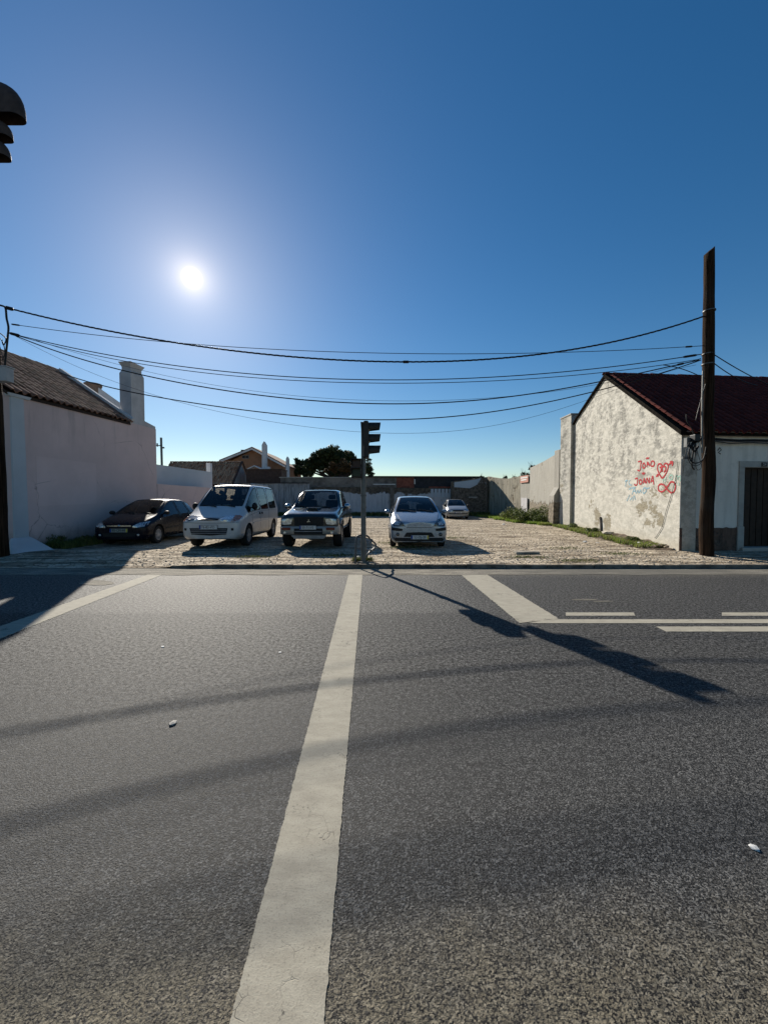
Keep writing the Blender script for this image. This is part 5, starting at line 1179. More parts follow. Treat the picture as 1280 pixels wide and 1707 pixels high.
class Car:
    def __init__(c, name, label, cat, loc, rz, group=None):
        c.root = thing(name, label, cat, loc, group, rz)
    def part(c, name, mb, mat, parent=None, smooth=True, **k_):
        return obj(name, mb, mat, parent or c.root, smooth=smooth, local=True, **k_)
    def shell(c, st, gf, gs, gr, wheels, wr, paint, **k_):
        c.wheels = wheels; c.wr = wr; out, c.bvh = build_body(st, gf, gs, gr, wheels, wr, **k_); c.st = st
        def put(idx, nm, mat):
            if idx in out:
                me = out[idx]; me.materials.clear(); me.materials.append(mat); me.set_sharp_from_angle(angle=math.radians(48)); return c.part(nm, me, None)
        c.body = put(0, 'body', paint); put(4, 'underside', M['trim']); put(5, 'wheel_arch', M['trim'])
        put(1, 'windscreen', M['glass']); put(3, 'rear_window', M['glass'])
        if 0 in out:
            lm = c.body.data.copy(); lm.materials.clear(); lm.materials.append(M['interior'])
            nn = [v.normal.copy() for v in lm.vertices]
            for v, n_ in zip(lm.vertices, nn): v.co -= n_ * .018
            c.part('inner_lining', lm, None)
        def seal(me, parent):
            bm = bmesh.new(); bm.from_mesh(me); mb = MB()
            for e_ in bm.edges:
                if len(e_.link_faces) == 1:
                    a, b_ = e_.verts[0].co, e_.verts[1].co
                    if (a - b_).length > .002:
                        n_ = e_.link_faces[0].normal; t_ = (b_ - a).normalized(); s_ = n_.cross(t_) * .013; d_ = n_ * .004
                        mb.add([a - s_ + d_, b_ - s_ + d_, b_ + s_ + d_, a + s_ + d_, a - s_ - d_, b_ - s_ - d_, b_ + s_ - d_, a + s_ - d_], [(0, 1, 2, 3), (0, 3, 7, 4), (1, 5, 6, 2), (0, 4, 5, 1), (3, 2, 6, 7)])
            bm.free(); return c.part('window_seal', mb, M['trim'], parent, smooth=False)
        if 1 in out: seal(out[1], [o_ for o_ in c.root.children if o_.name.startswith('windscreen')][0])
        # every side window is a pane of its own
        if 2 in out:
            bm = bmesh.new(); bm.from_mesh(out[2]); bm.faces.ensure_lookup_table(); seen = set()
            for f0 in bm.faces:
                if f0.index in seen: continue
                isl = []; stack = [f0]; seen.add(f0.index)
                while stack:
                    f = stack.pop(); isl.append(f)
                    for e_ in f.edges:
                        for g in e_.link_faces:
                            if g.index not in seen: seen.add(g.index); stack.append(g)
                if len(isl) < 6: continue
                idx = {}; mb = MB()
                for f in isl:
                    for v in f.verts: idx.setdefault(v.index, len(idx))
                vs = [None] * len(idx)
                for f in isl:
                    for v in f.verts: vs[idx[v.index]] = v.co.copy()
                mb.add(vs, [tuple(idx[v.index] for v in f.verts) for f in isl]); sw_ = c.part('side_window', mb, M['glass']); seal(sw_.data, sw_)
            bm.free()
    def front(c, x, z, off=.006):
        h = c.bvh.ray_cast(Vector((x, -3, z)), Vector((0, 1, 0)), 9)
        return h[0] + Vector((0, -off, 0)) if h[0] else Vector((x, .1, z))
    def side(c, y, z, s, off=.006):
        h = c.bvh.ray_cast(Vector((3 * s, y, z)), Vector((-s, 0, 0)), 3)
        return h[0] + Vector((s * off, 0, 0)) if h[0] else Vector((.8 * s, y, z))
    def top(c, x, y, off=.006):
        h = c.bvh.ray_cast(Vector((x, y, 4)), Vector((0, 0, -1)), 5)
        return h[0] + Vector((0, 0, off)) if h[0] else Vector((x, y, 1))
    def patch(c, name, top_, bot, mat, mode='front', s=1, n=8, m=4, off=.006, parent=None, **k_):
        """panel laid on the shell between an upper and a lower edge line, with a turned-in rim"""
        def samp(l, t):
            f = t * (len(l) - 1); i = min(int(f), len(l) - 2); return lerp((*l[i], 0), (*l[i + 1], 0), f - i)
        vs = []; proj = {'front': lambda p, o_: c.front(p.x, p.y, o_), 'side': lambda p, o_: c.side(p.x, p.y, s, o_), 'top': lambda p, o_: c.top(p.x, p.y, o_)}[mode]
        for j in range(m + 1):
            for i in range(n + 1): vs.append(proj(lerp(samp(bot, i / n), samp(top_, i / n), j / m), off))
        fs = [(j * (n + 1) + i, j * (n + 1) + i + 1, (j + 1) * (n + 1) + i + 1, (j + 1) * (n + 1) + i) for j in range(m) for i in range(n)]
        rim = [i for i in range(n + 1)] + [(j + 1) * (n + 1) + n for j in range(m)] + [m * (n + 1) + n - 1 - i for i in range(n)] + [(m - 1 - j) * (n + 1) for j in range(m - 1)]
        o_ = len(vs)
        d = {'front': Vector((0, off + .004, 0)), 'side': Vector((-s * (off + .004), 0, 0)), 'top': Vector((0, 0, -off - .004))}[mode]
        for q in rim: vs.append(vs[q] + d)
        L = len(rim)
        for q in range(L): fs.append((rim[q], rim[(q + 1) % L], o_ + (q + 1) % L, o_ + q))
        b = MB(); b.add(vs, fs); return c.part(name, b, mat, parent, ang=50, **k_)
    def wheel_set(c, track, width, spokes, cover, steer=0):
        r = c.wr
        for (wy, wz) in c.wheels:
            for s in (-1, 1):
                b = MB(); w = width / 2; b.lathe([(r * .62, -w * .9), (r * .70, -w), (r * .93, -w), (r * .985, -w * .8), (r, -w * .45), (r, w * .45), (r * .985, w * .8), (r * .93, w), (r * .70, w), (r * .62, w * .9)], 32, 'X', (0, 0, 0))
                wh = c.part('wheel', b, M['tyre']); wh.location = (s * track, wy, wz)
                b = MB(); rr = r * .64
                b.lathe([(rr, w * .55 * s), (rr, w * .9 * s), (rr * .92, w * .82 * s), (rr * .86, w * .5 * s), (0, w * .45 * s)] if s > 0 else [(0, w * .45 * s), (rr * .86, w * .5 * s), (rr * .92, w * .82 * s), (rr, w * .9 * s), (rr, w * .55 * s)], 28, 'X')
                rim = c.part('rim', b, M['trim'] if not cover else M['hub'], wh)
                b = MB()
                for k_ in range(spokes):
                    a = 2 * math.pi * k_ / spokes; ca, sa = math.cos(a), math.sin(a); hw = rr * (.16 if not cover else .09)
                    p = lambda rad, off, xx: Vector((xx * s, ca * rad - sa * off, sa * rad + ca * off))
                    b.hexa([p(rr * .12, -hw, w * .5), p(rr * .93, -hw * .7, w * .55), p(rr * .93, hw * .7, w * .55), p(rr * .12, hw, w * .5), p(rr * .12, -hw, w * .86), p(rr * .93, -hw * .7, w * .84), p(rr * .93, hw * .7, w * .84), p(rr * .12, hw, w * .86)])
                b.lathe([(0, w * .9 * s), (rr * .22, w * .88 * s), (rr * .24, w * .5 * s)], 14, 'X'); b.lathe([(rr * .86, w * .84 * s), (rr, w * .88 * s), (rr, w * .6 * s)], 28, 'X')
                c.part('spokes', b, M['hub'] if cover else M['rim'], wh, smooth=False)
    def seats(c, ys, zs, xs=(-.36, .36), w=.24, h=.62):
        for y, z in zip(ys, zs):
            for x in xs:
                b = MB(); b.hexa([(x - w, y - .35, z - .25), (x + w, y - .35, z - .25), (x + w, y + .12, z - .25), (x - w, y + .12, z - .25), (x - w, y - .35, z - .05), (x + w, y - .35, z - .05), (x + w, y + .12, z - .05), (x - w, y + .12, z - .05)])
                b.hexa([(x - w, y, z - .1), (x + w, y, z - .1), (x + w, y + .13, z - .1), (x - w, y + .13, z - .1), (x - w * .85, y + .14, z + h * .72), (x + w * .85, y + .14, z + h * .72), (x + w * .85, y + .22, z + h * .72), (x - w * .85, y + .22, z + h * .72)])
                b.box((x - .12, y + .14, z + h * .76), (x + .12, y + .23, z + h)); c.part('seat', b, M['interior'], bevel=.03, smooth=False)
    def dash(c, y, z, w):
        b = MB(); b.hexa([(-w, y - .25, z - .35), (w, y - .25, z - .35), (w, y + .3, z - .35), (-w, y + .3, z - .35), (-w, y - .25, z - .02), (w, y - .25, z - .02), (w, y + .3, z), (-w, y + .3, z)]); c.part('dashboard', b, M['interior'], smooth=False, bevel=.03)
        b = MB(); cx = .36; n = 20
        b.tube([(cx + .18 * math.cos(2 * math.pi * k_ / n), y + .42 + .05 * math.sin(2 * math.pi * k_ / n), z + .02 + .17 * math.sin(2 * math.pi * k_ / n)) for k_ in range(n + 1)], .014, 6); b.tube([(cx - .17, y + .42, z + .02), (cx + .17, y + .42, z + .02)], .014, 5); c.part('steering_wheel', b, M['trim'])
        b = MB(); b.tube([(.36, y + .3, z - .1), (.36, y + .42, z + .02)], .03, 6); c.part('steering_column', b, M['trim'])
    def mirror(c, y, z, x, w=.2, h=.15, mat=None, stalk=.08):
        for s in (-1, 1):
            p = c.side(y, z - .05, s, 0); b = MB()
            x0 = p.x + s * stalk; b.lathe([(0, -.07), (h * .35, -.06), (h * .5, -.01), (h * .52, .03), (h * .47, .05)], 14, 'Y', (0, 0, 0))
            mm = b.mesh('m', mat or M['trim'], True, 60); mm.transform(Matrix.Translation((x0 + s * w * .5, y, z)) @ Matrix.Diagonal((w / h, 1, 1, 1)))
            mo = c.part('door_mirror', mm, None)
            k_ = MB(); k_.lathe([(0, .045), (h * .44, .045)], 14, 'Y'); m2 = k_.mesh('m', M['chrome'], False); m2.transform(Matrix.Translation((x0 + s * w * .5, y, z)) @ Matrix.Diagonal((w / h, 1, 1, 1))); c.part('mirror_glass', m2, None, mo)
            k_ = MB(); k_.tube([p - Vector((s * .02, 0, 0)), (x0 + s * w * .3, y, z - h * .15)], .025, 6); c.part('mirror_stalk', k_, mat or M['trim'], mo)
    def plate(c, txt, x, z, w=.52, h=.11, off=.012, yellow=True, mat=None):
        y = min(c.front(x - w / 2, z, 0).y, c.front(x + w / 2, z, 0).y, c.front(x, z, 0).y, c.front(x, z + h / 2, 0).y, c.front(x, z - h / 2, 0).y) - off
        b = MB(); b.box((x - w / 2, y - .012, z - h / 2), (x + w / 2, y, z + h / 2)); pl_ = c.part('number_plate', b, mat or M['plate'], smooth=False)
        R_ = Matrix(((1, 0, 0, x - .0), (0, 0, -1, y - .014), (0, 1, 0, z), (0, 0, 0, 1)))
        c.part('plate_lettering', text_mesh(txt, h * .98, M['letter'], R_ @ Matrix.Diagonal((.86, 1, 1, 1)), .001), None, pl_, smooth=False)
        b = MB(); b.box((x - w / 2 + .003, y - .0135, z - h / 2 + .003), (x - w / 2 + .045, y - .0121, z + h / 2 - .003)); c.part('euroband', b, M['euro'], pl_, smooth=False)
        if yellow: b = MB(); b.box((x + w / 2 - .045, y - .0135, z - h / 2 + .003), (x + w / 2 - .003, y - .0121, z + h / 2 - .003)); c.part('date_band', b, M['plateyellow'], pl_, smooth=False)
        b = MB(); b.box((x - w / 2 - .01, y + .0005, z - h / 2 - .01), (x + w / 2 + .01, y + .02, z + h / 2 + .01)); c.part('plate_holder', b, M['trim'], pl_, smooth=False)
    def line(c, pts, r, name, mat, mode='side', s=1, off=.001):
        f = {'side': lambda a, b_: c.side(a, b_, s, off), 'front': lambda a, b_: c.front(a, b_, off), 'top': lambda a, b_: c.top(a, b_, off)}[mode]
        q = []
        for i in range(len(pts) - 1):
            for k_ in range(8): t = k_ / 8; q.append(f(pts[i][0] * (1 - t) + pts[i + 1][0] * t, pts[i][1] * (1 - t) + pts[i + 1][1] * t))
        q.append(f(*pts[-1])); b = MB(); b.tube(q, r, 5); return c.part(name, b, mat)
    def wipers(c, y, z, xs, L=.5):
        for x in xs:
            b = MB(); a = c.front(x, z, .02); d = c.front(x - L * .9, z + .05, .02); b.tube([a, lerp(a, d, .5), d], .009, 5); b.tube([c.front(x + .02, z - .02, .03), lerp(a, d, .45) + Vector((0, -.02, 0))], .008, 5); c.part('wiper', b, M['trim'])
    def disc(c, name, x, z, r, mat, parent=None, off=.01, depth=.02):
        p = c.front(x, z, off); b = MB(); b.lathe([(0, -depth), (r * .6, -depth * .85), (r * .92, -depth * .3), (r, 0), (r, .04)], 18, 'Y', p); return c.part(name, b, mat, parent)

def seams(c, door_ys, z0, z1, hz, s=(-1, 1), belt=None):
    for sg in s:
        for y in door_ys: c.line([(y, z0), (y, z1)], .005, 'door_seam', M['trim'], 'side', sg, -.001)

# ---- white van
van = Car('white_van', 'white people carrier van parked second from the left', 'van', (-4.93, 11.02, LZ), .020)
S = [
 (0.00, .30, .54, (.66, .36), (.70, .55), (.68, .76), (.54, .83), (.34, .845), .845),
 (0.10, .27, .70, (.80, .35), (.825, .55), (.80, .82), (.64, .86), (.42, .87), .872),
 (0.35, .24, .70, (.81, .34), (.838, .58), (.81, .89), (.68, .955), (.52, .975), .985),
 (0.80, .22, .72, (.82, .33), (.845, .60), (.825, 1.02), (.745, 1.17), (.665, 1.205), 1.23),
 (1.25, .22, .72, (.825, .33), (.847, .62), (.838, 1.06), (.715, 1.50), (.63, 1.535), 1.57),
 (1.72, .22, .72, (.825, .33), (.848, .62), (.842, 1.08), (.675, 1.80), (.60, 1.845), 1.87),
 (1.98, .22, .72, (.825, .33), (.848, .62), (.842, 1.085), (.68, 1.83), (.61, 1.885), 1.91),
 (2.08, .22, .72, (.825, .33), (.848, .62), (.842, 1.085), (.68, 1.83), (.61, 1.885), 1.915),
 (2.98, .22, .72, (.825, .33), (.848, .62), (.842, 1.09), (.68, 1.83), (.61, 1.89), 1.925),
 (3.08, .22, .72, (.825, .33), (.848, .62), (.842, 1.09), (.68, 1.83), (.61, 1.89), 1.925),
 (4.02, .22, .72, (.825, .34), (.846, .62), (.838, 1.10), (.675, 1.82), (.60, 1.88), 1.91),
 (4.32, .24, .70, (.81, .36), (.835, .62), (.82, 1.10), (.66, 1.78), (.58, 1.84), 1.87),
 (4.48, .30, .64, (.77, .40), (.80, .62), (.79, 1.10), (.70, 1.18), (.60, 1.20), 1.21),
 (4.56, .36, .50, (.60, .42), (.66, .60), (.66, .95), (.55, 1.02), (.40, 1.04), 1.04)]
pv = m_carpaint('van_white_paint', (.56, .57, .58), 0, .35)
van.shell(S, (3, 4), (3, 4, 5, 7, 9), (11,), ((.86, .325), (3.70, .325)), .325, pv)
van.dash(1.05, 1.10, .66); van.seats((1.75, 2.7, 3.6), (.95, .95, .95)); van.wheel_set(.735, .20, 6, True)
van.patch('headlamp', [(-.79, .92), (-.60, .955), (-.44, .93)], [(-.80, .80), (-.60, .79), (-.43, .82)], M['lampdark'], label='dark left headlamp')
van.patch('headlamp', [(.30, .87), (.40, .945), (.60, .965)], [(.30, .80), (.45, .79), (.60, .785)], M['lamp'])
van.patch('indicator', [(.605, .965), (.72, .955), (.79, .92)], [(.605, .785), (.70, .79), (.785, .82)], M['amber'])
van.patch('indicator', [(-.805, .92), (-.77, .93), (-.735, .95)], [(-.805, .80), (-.77, .79), (-.735, .79)], M['amber'], n=4, off=.012)
van.patch('headlamp', [(-.44, .92), (-.36, .87), (-.33, .84)], [(-.44, .81), (-.36, .80), (-.33, .80)], M['lamp'])
van.patch('bonnet_grille', [(-.30, .872), (0, .885), (.26, .872)], [(-.27, .82), (0, .812), (.23, .82)], M['trim'])
van.patch('bumper_grille', [(-.57, .60), (0, .60), (.50, .60)], [(-.52, .42), (0, .385), (.46, .42)], M['trim'])
for z in (.45, .50, .55):
    van.line([(-.53, z), (0, z), (.47, z)], .007, 'grille_bar', M['hub'], 'front', off=.013)
van.line([(-.78, .765), (-.4, .745), (0, .74), (.4, .745), (.78, .765)], .005, 'bumper_seam', M['trim'], 'front')
van.line([(-.62, .95), (-.2, .895), (0, .89), (.2, .895), (.62, .95)], .004, 'bonnet_seam', M['trim'], 'front')
for x in (-.69, .63): van.patch('fog_lamp', [(x - .035, .60), (x + .035, .60)], [(x - .035, .53), (x + .035, .53)], M['trim'], n=3, m=2)
van.plate('76-83-VO', -.04, .625, .50, .11, yellow=False); van.mirror(1.13, 1.20, .9, .17, .22, M['trim'], .03)
van.wipers(.9, 1.20, (.45, -.1), .5)
for s in (-1, 1):
    seams(van, (1.98, 3.02), .40, 1.08, 1, (s,)); van.line([(1.18, .42), (1.16, .8), (1.12, 1.02)], .005, 'door_seam', M['trim'], 'side', s, -.001)
    van.patch('door_handle', [(1.86, 1.0), (1.95, 1.0)], [(1.86, .93), (1.95, .93)], M['trim'], 'side', s, 3, 2, .02); van.patch('door_handle', [(2.12, 1.0), (2.21, 1.0)], [(2.12, .93), (2.21, .93)], M['trim'], 'side', s, 3, 2, .02)
    van.patch('side_moulding', [(1.25, .70), (3.3, .72), (4.4, .74)], [(1.25, .66), (3.3, .68), (4.4, .70)], pv, 'side', s, 30, 1, .014)
    van.line([(.9, .93), (2, 1.035), (3.4, 1.04), (4.4, 1.04)], .005, 'body_crease', M['trim'], 'side', s, -.002)
    b = MB(); b.tube([van.top(s * .52, y, .05) for y in (2.05, 2.6, 3.2, 3.8, 4.1)], .018, 6)
    for y in (2.1, 3.1, 4.0): b.tube([van.top(s * .52, y, 0), van.top(s * .52, y, .05)], .022, 6)
    van.part('roof_rail', b, M['hub'])
b = MB(); b.box((-.28, 1.2, 1.235), (.10, 1.33, 1.25)); van.part('paper_on_dashboard', b, M['whitepaint'], smooth=False)

# ---- black hatchback
cor = Car('black_hatchback', 'black five-door hatchback in the shade beside the pink wall', 'car', (-8.0, 11.75, LZ), .045)
H = [
 (0.00, .21, .50, (.60, .28), (.64, .42), (.62, .56), (.50, .63), (.34, .64), .64),
 (0.10, .18, .70, (.77, .26), (.80, .44), (.78, .61), (.62, .69), (.50, .71), .715),
 (0.40, .18, .66, (.78, .26), (.815, .46), (.79, .70), (.67, .80), (.56, .825), .84),
 (0.92, .17, .68, (.80, .26), (.825, .50), (.805, .83), (.72, .925), (.64, .945), .97),
 (1.35, .17, .68, (.80, .26), (.826, .52), (.81, .87), (.635, 1.18), (.555, 1.205), 1.235),
 (1.80, .17, .68, (.80, .26), (.827, .52), (.812, .89), (.565, 1.355), (.485, 1.39), 1.415),
 (2.08, .17, .68, (.80, .26), (.827, .52), (.812, .90), (.56, 1.375), (.48, 1.415), 1.44),
 (2.16, .17, .68, (.80, .26), (.827, .52), (.812, .90), (.56, 1.375), (.48, 1.415), 1.44),
 (2.85, .17, .68, (.80, .26), (.827, .52), (.810, .92), (.555, 1.36), (.475, 1.40), 1.425),
 (2.95, .17, .68, (.80, .27), (.826, .52), (.808, .925), (.552, 1.35), (.472, 1.39), 1.415),
 (3.32, .18, .66, (.78, .28), (.81, .52), (.79, .95), (.535, 1.28), (.455, 1.32), 1.345),
 (3.60, .22, .62, (.74, .30), (.78, .52), (.765, .93), (.62, 1.00), (.54, 1.02), 1.03),
 (3.72, .26, .50, (.62, .32), (.67, .50), (.66, .80), (.52, .88), (.40, .90), .90)]
pk = m_carpaint('black_car_paint', (.003, .004, .012), .0, .22, .04)
cor.shell(H, (3, 4), (3, 4, 5, 7, 9), (10,), ((.72, .29), (3.08, .29)), .29, pk)
cor.dash(1.12, .86, .62); cor.seats((1.85, 2.7), (.72, .72)); cor.wheel_set(.715, .17, 9, True)
for s in (-1, 1):
    cor.patch('headlamp', [(s * .40, .60), (s * .55, .70), (s * .73, .735)], [(s * .40, .555), (s * .56, .565), (s * .765, .60)], M['lamp'])
    cor.disc('fog_lamp', s * .56, .335, .035, M['lamp']); seams(cor, (2.1, 2.95), .34, .88, 1, (s,)); cor.line([(1.12, .36), (1.1, .6), (1.02, .80)], .005, 'door_seam', M['trim'], 'side', s, -.001)
    cor.patch('door_handle', [(1.98, .80), (2.07, .80)], [(1.98, .76), (2.07, .76)], pk, 'side', s, 3, 2, .022); cor.patch('door_handle', [(2.80, .82), (2.89, .82)], [(2.80, .78), (2.89, .78)], pk, 'side', s, 3, 2, .022)
    cor.patch('side_moulding', [(1.15, .50), (2.9, .52)], [(1.15, .45), (2.9, .47)], M['trim'], 'side', s, 20, 1, .012)
cor.patch('grille_bar', [(-.36, .625), (0, .63), (.36, .625)], [(-.35, .595), (0, .59), (.35, .595)], M['chrome'], m=1)
cor.disc('badge', 0, .612, .038, M['chrome'], off=.008); cor.patch('lower_grille', [(-.50, .40), (0, .39), (.50, .40)], [(-.46, .29), (0, .28), (.46, .29)], M['trim'])
cor.plate('95-CM-44', 0, .475, .52, .11, mat=plain('dull_number_plate', (.30, .31, .28), .5, var=.05, bump=0)); cor.mirror(1.08, .98, .9, .17, .13, M['trim'], .04); cor.wipers(.9, .97, (.45, -.05), .45)
b = MB(); b.tube([(0, 2.5, 1.43), (0, 2.72, 1.64)], .005, 5); cor.part('aerial', b, M['trim'])

# ---- pickup
pu = Car('dark_pickup', 'dark green pickup with silver bumper and bonnet scoop', 'pickup', (-2.12, 10.98, LZ), .0)
T = [
 (0.00, .46, .58, (.68, .50), (.74, .62), (.74, .82), (.64, .90), (.50, .92), .925),
 (0.09, .44, .68, (.80, .50), (.835, .64), (.825, .88), (.73, .99), (.62, 1.01), 1.02),
 (0.55, .42, .68, (.80, .50), (.85, .68), (.83, .94), (.74, 1.06), (.65, 1.085), 1.10),
 (1.22, .42, .70, (.81, .50), (.85, .70), (.835, 1.00), (.765, 1.13), (.69, 1.155), 1.175),
 (1.65, .42, .70, (.81, .50), (.85, .70), (.84, 1.04), (.69, 1.46), (.61, 1.49), 1.52),
 (2.00, .42, .70, (.81, .50), (.85, .70), (.84, 1.05), (.635, 1.66), (.555, 1.695), 1.72),
 (2.40, .42, .70, (.81, .50), (.85, .70), (.84, 1.055), (.63, 1.685), (.55, 1.735), 1.76),
 (2.48, .42, .70, (.81, .50), (.85, .70), (.84, 1.055), (.63, 1.685), (.55, 1.735), 1.76),
 (3.10, .42, .70, (.81, .50), (.85, .70), (.84, 1.06), (.625, 1.67), (.545, 1.72), 1.745),
 (3.22, .42, .70, (.81, .50), (.85, .70), (.84, 1.06), (.62, 1.65), (.54, 1.70), 1.725),
 (3.38, .42, .70, (.81, .50), (.85, .70), (.84, 1.05), (.74, 1.10), (.65, 1.10), 1.10),
 (3.50, .42, .70, (.81, .50), (.85, .70), (.84, 1.03), (.80, 1.06), (.74, 1.04), 1.02),
 (4.80, .44, .70, (.81, .52), (.85, .70), (.84, 1.03), (.80, 1.06), (.74, 1.04), 1.02),
 (4.92, .50, .60, (.75, .55), (.79, .70), (.79, .98), (.72, 1.01), (.60, 1.01), 1.00)]
pt = m_carpaint('dark_green_pickup_paint', (.014, .022, .028), .2, .12, .5)
sv = m_carpaint('silver_beige_bumper', (.34, .33, .31), .3, .4)
pu.shell(T, (3, 4), (3, 4, 5, 7), (9,), ((.80, .37), (3.70, .37)), .37, pt)
pu.dash(1.42, 1.06, .64); pu.seats((2.1,), (.95,)); pu.wheel_set(.74, .25, 6, False)
for s in (-1, 1):
    pu.patch('headlamp', [(s * .46, .86), (s * .60, .87), (s * .77, .86)], [(s * .50, .72), (s * .62, .70), (s * .78, .705)], M['lamp'])
    pu.patch('fender_flare', [(.36, .72), (.50, .82), (.80, .86), (1.1, .82), (1.26, .68)], [(.46, .62), (.56, .72), (.80, .76), (1.04, .72), (1.16, .60)], sv, 'side', s, 16, 2, .035)
    pu.patch('side_step', [(1.3, .50), (3.2, .50)], [(1.3, .46), (3.2, .46)], sv, 'side', s, 12, 1, .05)
    seams(pu, (2.44, 3.2), .55, 1.03, 1, (s,))
pu.patch('grille', [(-.43, .915), (-.2, .92), (0, .92), (.2, .92), (.43, .915)], [(-.40, .67), (0, .665), (.40, .67)], M['trim'], n=12)
for x in (-.27, -.09, .09, .27): pu.line([(x, .69), (x * 1.03, .90)], .006, 'grille_bar', M['black'], 'front', off=.012)
# emblem: three small rhombs
b = MB(); pc = pu.front(0, .80, .02)
for a in (90, 210, 330):
    r_ = math.radians(a); d = Vector((math.cos(r_), 0, math.sin(r_))); n_ = Vector((-d.z, 0, d.x)); b.prism([pc, pc + d * .028 + n_ * .014, pc + d * .056, pc + d * .028 - n_ * .014], (0, -.008, 0))
pu.part('emblem', b, M['chrome'], smooth=False)
# separate bumper bar wrapped round the nose
def bumper(c, z0, z1, w, dy, ret, mat, name='bumper', n=20, rad=2.4):
    b = MB(); vs = []
    for i in range(n + 1):
        t = -1 + 2 * i / n; x = w * math.sin(t * math.pi / 2); y = dy + ret * abs(t) ** 4.5
        for (oy, z) in ((.12, z0), (-.02, z0), (-.05, z0 + .03), (-.05, z1 - .04), (-.02, z1), (.12, z1)): vs.append((x, y + oy, z))
    b.add(vs, [(i * 6 + j, (i + 1) * 6 + j, (i + 1) * 6 + j + 1, i * 6 + j + 1) for i in range(n) for j in range(5)]); return c.part(name, b, mat, ang=50)
bb = bumper(pu, .42, .655, .86, -.03, .42, sv)
def flat(c, name, x0, x1, z0, z1, y, mat, parent=None, d=.012, bevel=.006):
    b = MB(); b.box((x0, y - d, z0), (x1, y, z1)); return c.part(name, b, mat, parent, smooth=False, bevel=bevel)
flat(pu, 'air_intake', -.40, .40, .435, .60, -.081, M['trim'], d=.01); flat(pu, 'intake_bar', -.38, .38, .51, .525, -.091, M['hub'], d=.008)
for s in (-1, 1):
    a, c_ = sorted((s * .50, s * .74)); flat(pu, 'indicator', a, c_, .555, .625, -.055 + .0, M['redlens'], d=.045)
    b = MB(); b.lathe([(0, -.03), (.035, -.028), (.045, 0), (.045, .05)], 14, 'Y', (s * .66, -.07, .48)); pu.part('fog_lamp', b, M['lamp'])
pu.plate('50-71-VS', -.01, .625, .46, .105, yellow=False)
for o_ in pu.root.children:
    if o_.name.startswith('number_plate'): o_.location.y = -.085 - 0 + (0)
b = MB(); b.hexa([(-.42, -.0, .30), (.42, -.0, .30), (.36, .45, .28), (-.36, .45, .28), (-.50, -.03, .40), (.50, -.03, .40), (.42, .45, .42), (-.42, .45, .42)]); pu.part('skid_plate', b, M['hub'], smooth=False, bevel=.01)
b = MB(); p0 = pu.top(.0, .72); z = p0.z; b.hexa([(-.19, .60, z - .04), (.19, .60, z - .04), (.22, 1.05, z - .02), (-.22, 1.05, z - .02), (-.16, .62, z + .055), (.16, .62, z + .055), (.19, 1.02, z + .06), (-.19, 1.02, z + .06)]); sc_ = pu.part('bonnet_scoop', b, pt, smooth=False, bevel=.02)
b = MB(); b.box((-.135, .588, z - .012), (.135, .606, z + .035)); pu.part('scoop_mouth', b, M['black'], sc_, smooth=False)
pu.mirror(1.42, 1.20, .9, .20, .18, M['chrome'], .06); pu.wipers(1.2, 1.17, (.45, -.1), .5)
b = MB(); b.tube([(-.74, 1.55, 1.3), (-.80, 1.62, 1.55)], .004, 4); pu.part('aerial', b, M['trim'])

# ---- silver-blue hatchback facing the road
c3 = Car('silver_hatchback', 'silver-blue rounded hatchback right of the traffic signal', 'car', (1.0, 11.08, LZ), .0)
Q = [
 (0.00, .20, .54, (.64, .26), (.69, .42), (.66, .62), (.50, .74), (.32, .76), .765),
 (0.10, .17, .72, (.79, .24), (.82, .46), (.80, .69), (.64, .79), (.48, .805), .81),
 (0.40, .18, .68, (.80, .26), (.825, .50), (.80, .78), (.68, .895), (.54, .92), .93),
 (0.80, .17, .70, (.815, .26), (.835, .54), (.815, .87), (.73, 1.00), (.645, 1.025), 1.05),
 (1.25, .17, .70, (.815, .26), (.835, .56), (.815, .92), (.63, 1.27), (.55, 1.295), 1.325),
 (1.70, .17, .70, (.815, .26), (.835, .56), (.812, .94), (.55, 1.44), (.47, 1.47), 1.495),
 (2.05, .17, .70, (.815, .26), (.835, .56), (.81, .95), (.535, 1.475), (.455, 1.51), 1.535),
 (2.13, .17, .70, (.815, .26), (.835, .56), (.81, .95), (.535, 1.475), (.455, 1.51), 1.535),
 (2.80, .17, .70, (.815, .26), (.835, .56), (.808, .96), (.53, 1.44), (.45, 1.475), 1.50),
 (2.90, .17, .70, (.81, .27), (.833, .56), (.806, .96), (.525, 1.43), (.445, 1.465), 1.49),
 (3.35, .18, .68, (.79, .28), (.82, .56), (.79, .97), (.50, 1.32), (.42, 1.35), 1.375),
 (3.66, .22, .64, (.75, .30), (.79, .55), (.77, .95), (.62, 1.02), (.54, 1.04), 1.05),
 (3.80, .26, .50, (.62, .32), (.67, .52), (.66, .82), (.52, .90), (.40, .92), .92)]
p3 = m_carpaint('silver_blue_paint', (.36, .43, .52), .35, .22)
c3.shell(Q, (3, 4), (3, 4, 5, 7, 9), (10,), ((.74, .30), (3.12, .30)), .30, p3)
c3.dash(1.02, .94, .62); c3.seats((1.85, 2.7), (.80, .80)); c3.wheel_set(.725, .18, 7, True)
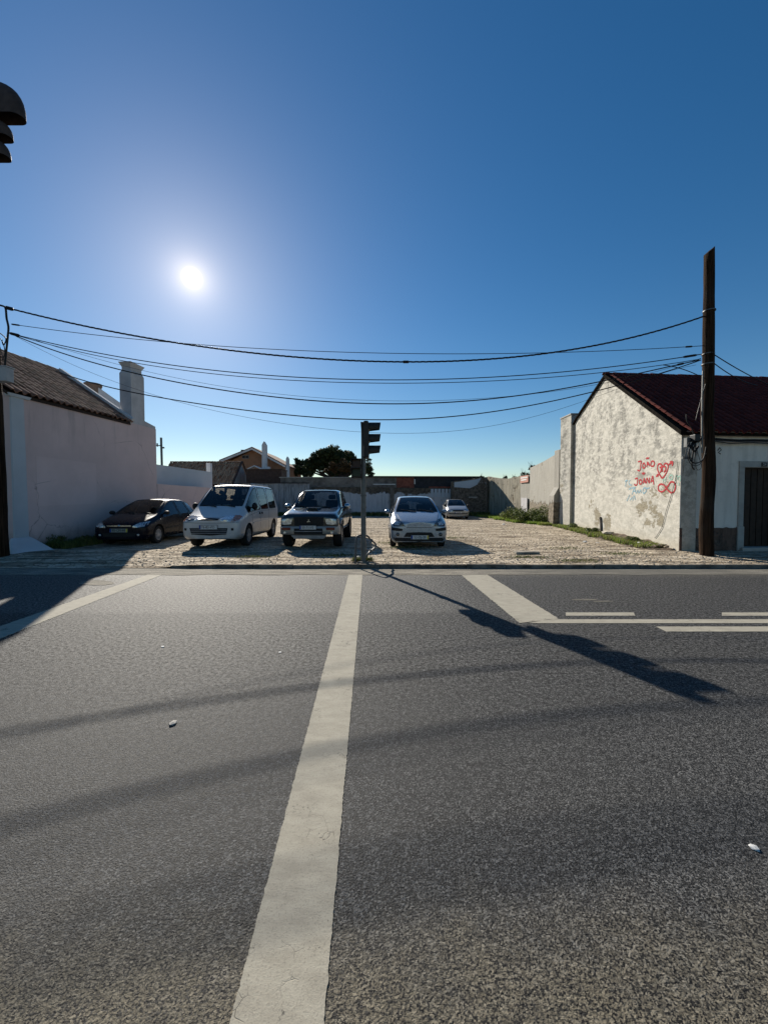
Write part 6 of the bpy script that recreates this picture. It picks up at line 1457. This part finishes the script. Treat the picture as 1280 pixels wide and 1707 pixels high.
for s in (-1, 1):
    c3.patch('headlamp', [(s * .44, .73), (s * .56, .84), (s * .70, .885)], [(s * .42, .65), (s * .60, .64), (s * .785, .65)], M['lampdark']); c3.patch('headlamp_reflector', [(s * .55, .76), (s * .68, .79)], [(s * .56, .68), (s * .70, .68)], M['lamp'], off=.012, n=4)
    c3.patch('bumper_strip', [(s * .47, .575), (s * .62, .60), (s * .775, .62)], [(s * .48, .515), (s * .62, .515), (s * .775, .53)], M['trim'], off=.014)
    c3.disc('fog_lamp', s * .61, .415, .055, M['lampdark'], off=.004); seams(c3, (2.08, 2.9), .36, .92, 1, (s,))
    c3.patch('door_handle', [(1.96, .84), (2.05, .84)], [(1.96, .80), (2.05, .80)], p3, 'side', s, 3, 2, .022)
    c3.patch('side_moulding', [(1.1, .52), (2.85, .54)], [(1.1, .45), (2.85, .47)], M['trim'], 'side', s, 20, 1, .014)
    c3.line([(s * .36, .62), (s * .42, .66), (s * .62, .97)], .004, 'bonnet_seam', M['trim'], 'front')
c3.line([(-.36, .618), (0, .612), (.36, .618)], .006, 'bonnet_seam', M['trim'], 'front')
for z in (.665, .71): c3.line([(-.34, z), (-.12, z), (-.02, z + .035)], .006, 'chevron', M['hub'], 'front', off=.003); c3.line([(.34, z), (.12, z), (.02, z + .035)], .006, 'chevron', M['hub'], 'front', off=.003)
c3.patch('bumper_grille', [(-.36, .47), (0, .48), (.36, .47)], [(-.44, .345), (0, .335), (.44, .345)], M['trim'])
c3.patch('lower_apron', [(-.74, .325), (0, .315), (.74, .325)], [(-.68, .225), (0, .215), (.68, .225)], M['trim'], off=.01, n=14)
c3.plate('52-DJ-28', .02, .335, .50, .11); c3.mirror(1.05, 1.04, .9, .18, .13, p3, .04); c3.wipers(.9, 1.05, (.5, -.05), .5)
b = MB(); b.box((.46, 1.28, 1.08), (.51, 1.285, 1.13)); c3.part('windscreen_sticker', b, M['whitepaint'], smooth=False)
b = MB(); b.box((-.09, 1.60, 1.33), (.09, 1.62, 1.39)); c3.part('rear_view_mirror', b, M['trim'], smooth=False, bevel=.01)

# ---- far grey hatchback in the back corner
fr = Car('grey_hatchback', 'small grey hatchback parked far back against the rubble wall', 'car', (5.33, 28.0, LZ), -.05)
pg = m_carpaint('grey_hatch_paint', (.36, .37, .38), .4, .35)
H2 = [(a, zb, wb, s, m, h, r, t, zc) for (a, zb, wb, s, m, h, r, t, zc) in H]
fr.shell(H2, (3, 4), (3, 4, 5, 7, 9), (10,), ((.72, .29), (3.08, .29)), .29, pg)
fr.dash(1.12, .86, .62); fr.seats((1.85,), (.72,)); fr.wheel_set(.715, .17, 7, True)
for s in (-1, 1): fr.patch('headlamp', [(s * .42, .66), (s * .6, .68), (s * .74, .69)], [(s * .42, .57), (s * .6, .56), (s * .765, .57)], M['lamp'])
fr.patch('grille', [(-.38, .655), (0, .66), (.38, .655)], [(-.36, .58), (0, .575), (.36, .58)], M['trim']); fr.patch('bumper_strip', [(-.76, .44), (0, .43), (.76, .44)], [(-.75, .37), (0, .36), (.75, .37)], M['trim'], n=14)
fr.plate('17-64-PB', 0, .48, .5, .1, yellow=False); fr.mirror(1.08, .98, .9, .17, .13, M['trim'], .04)
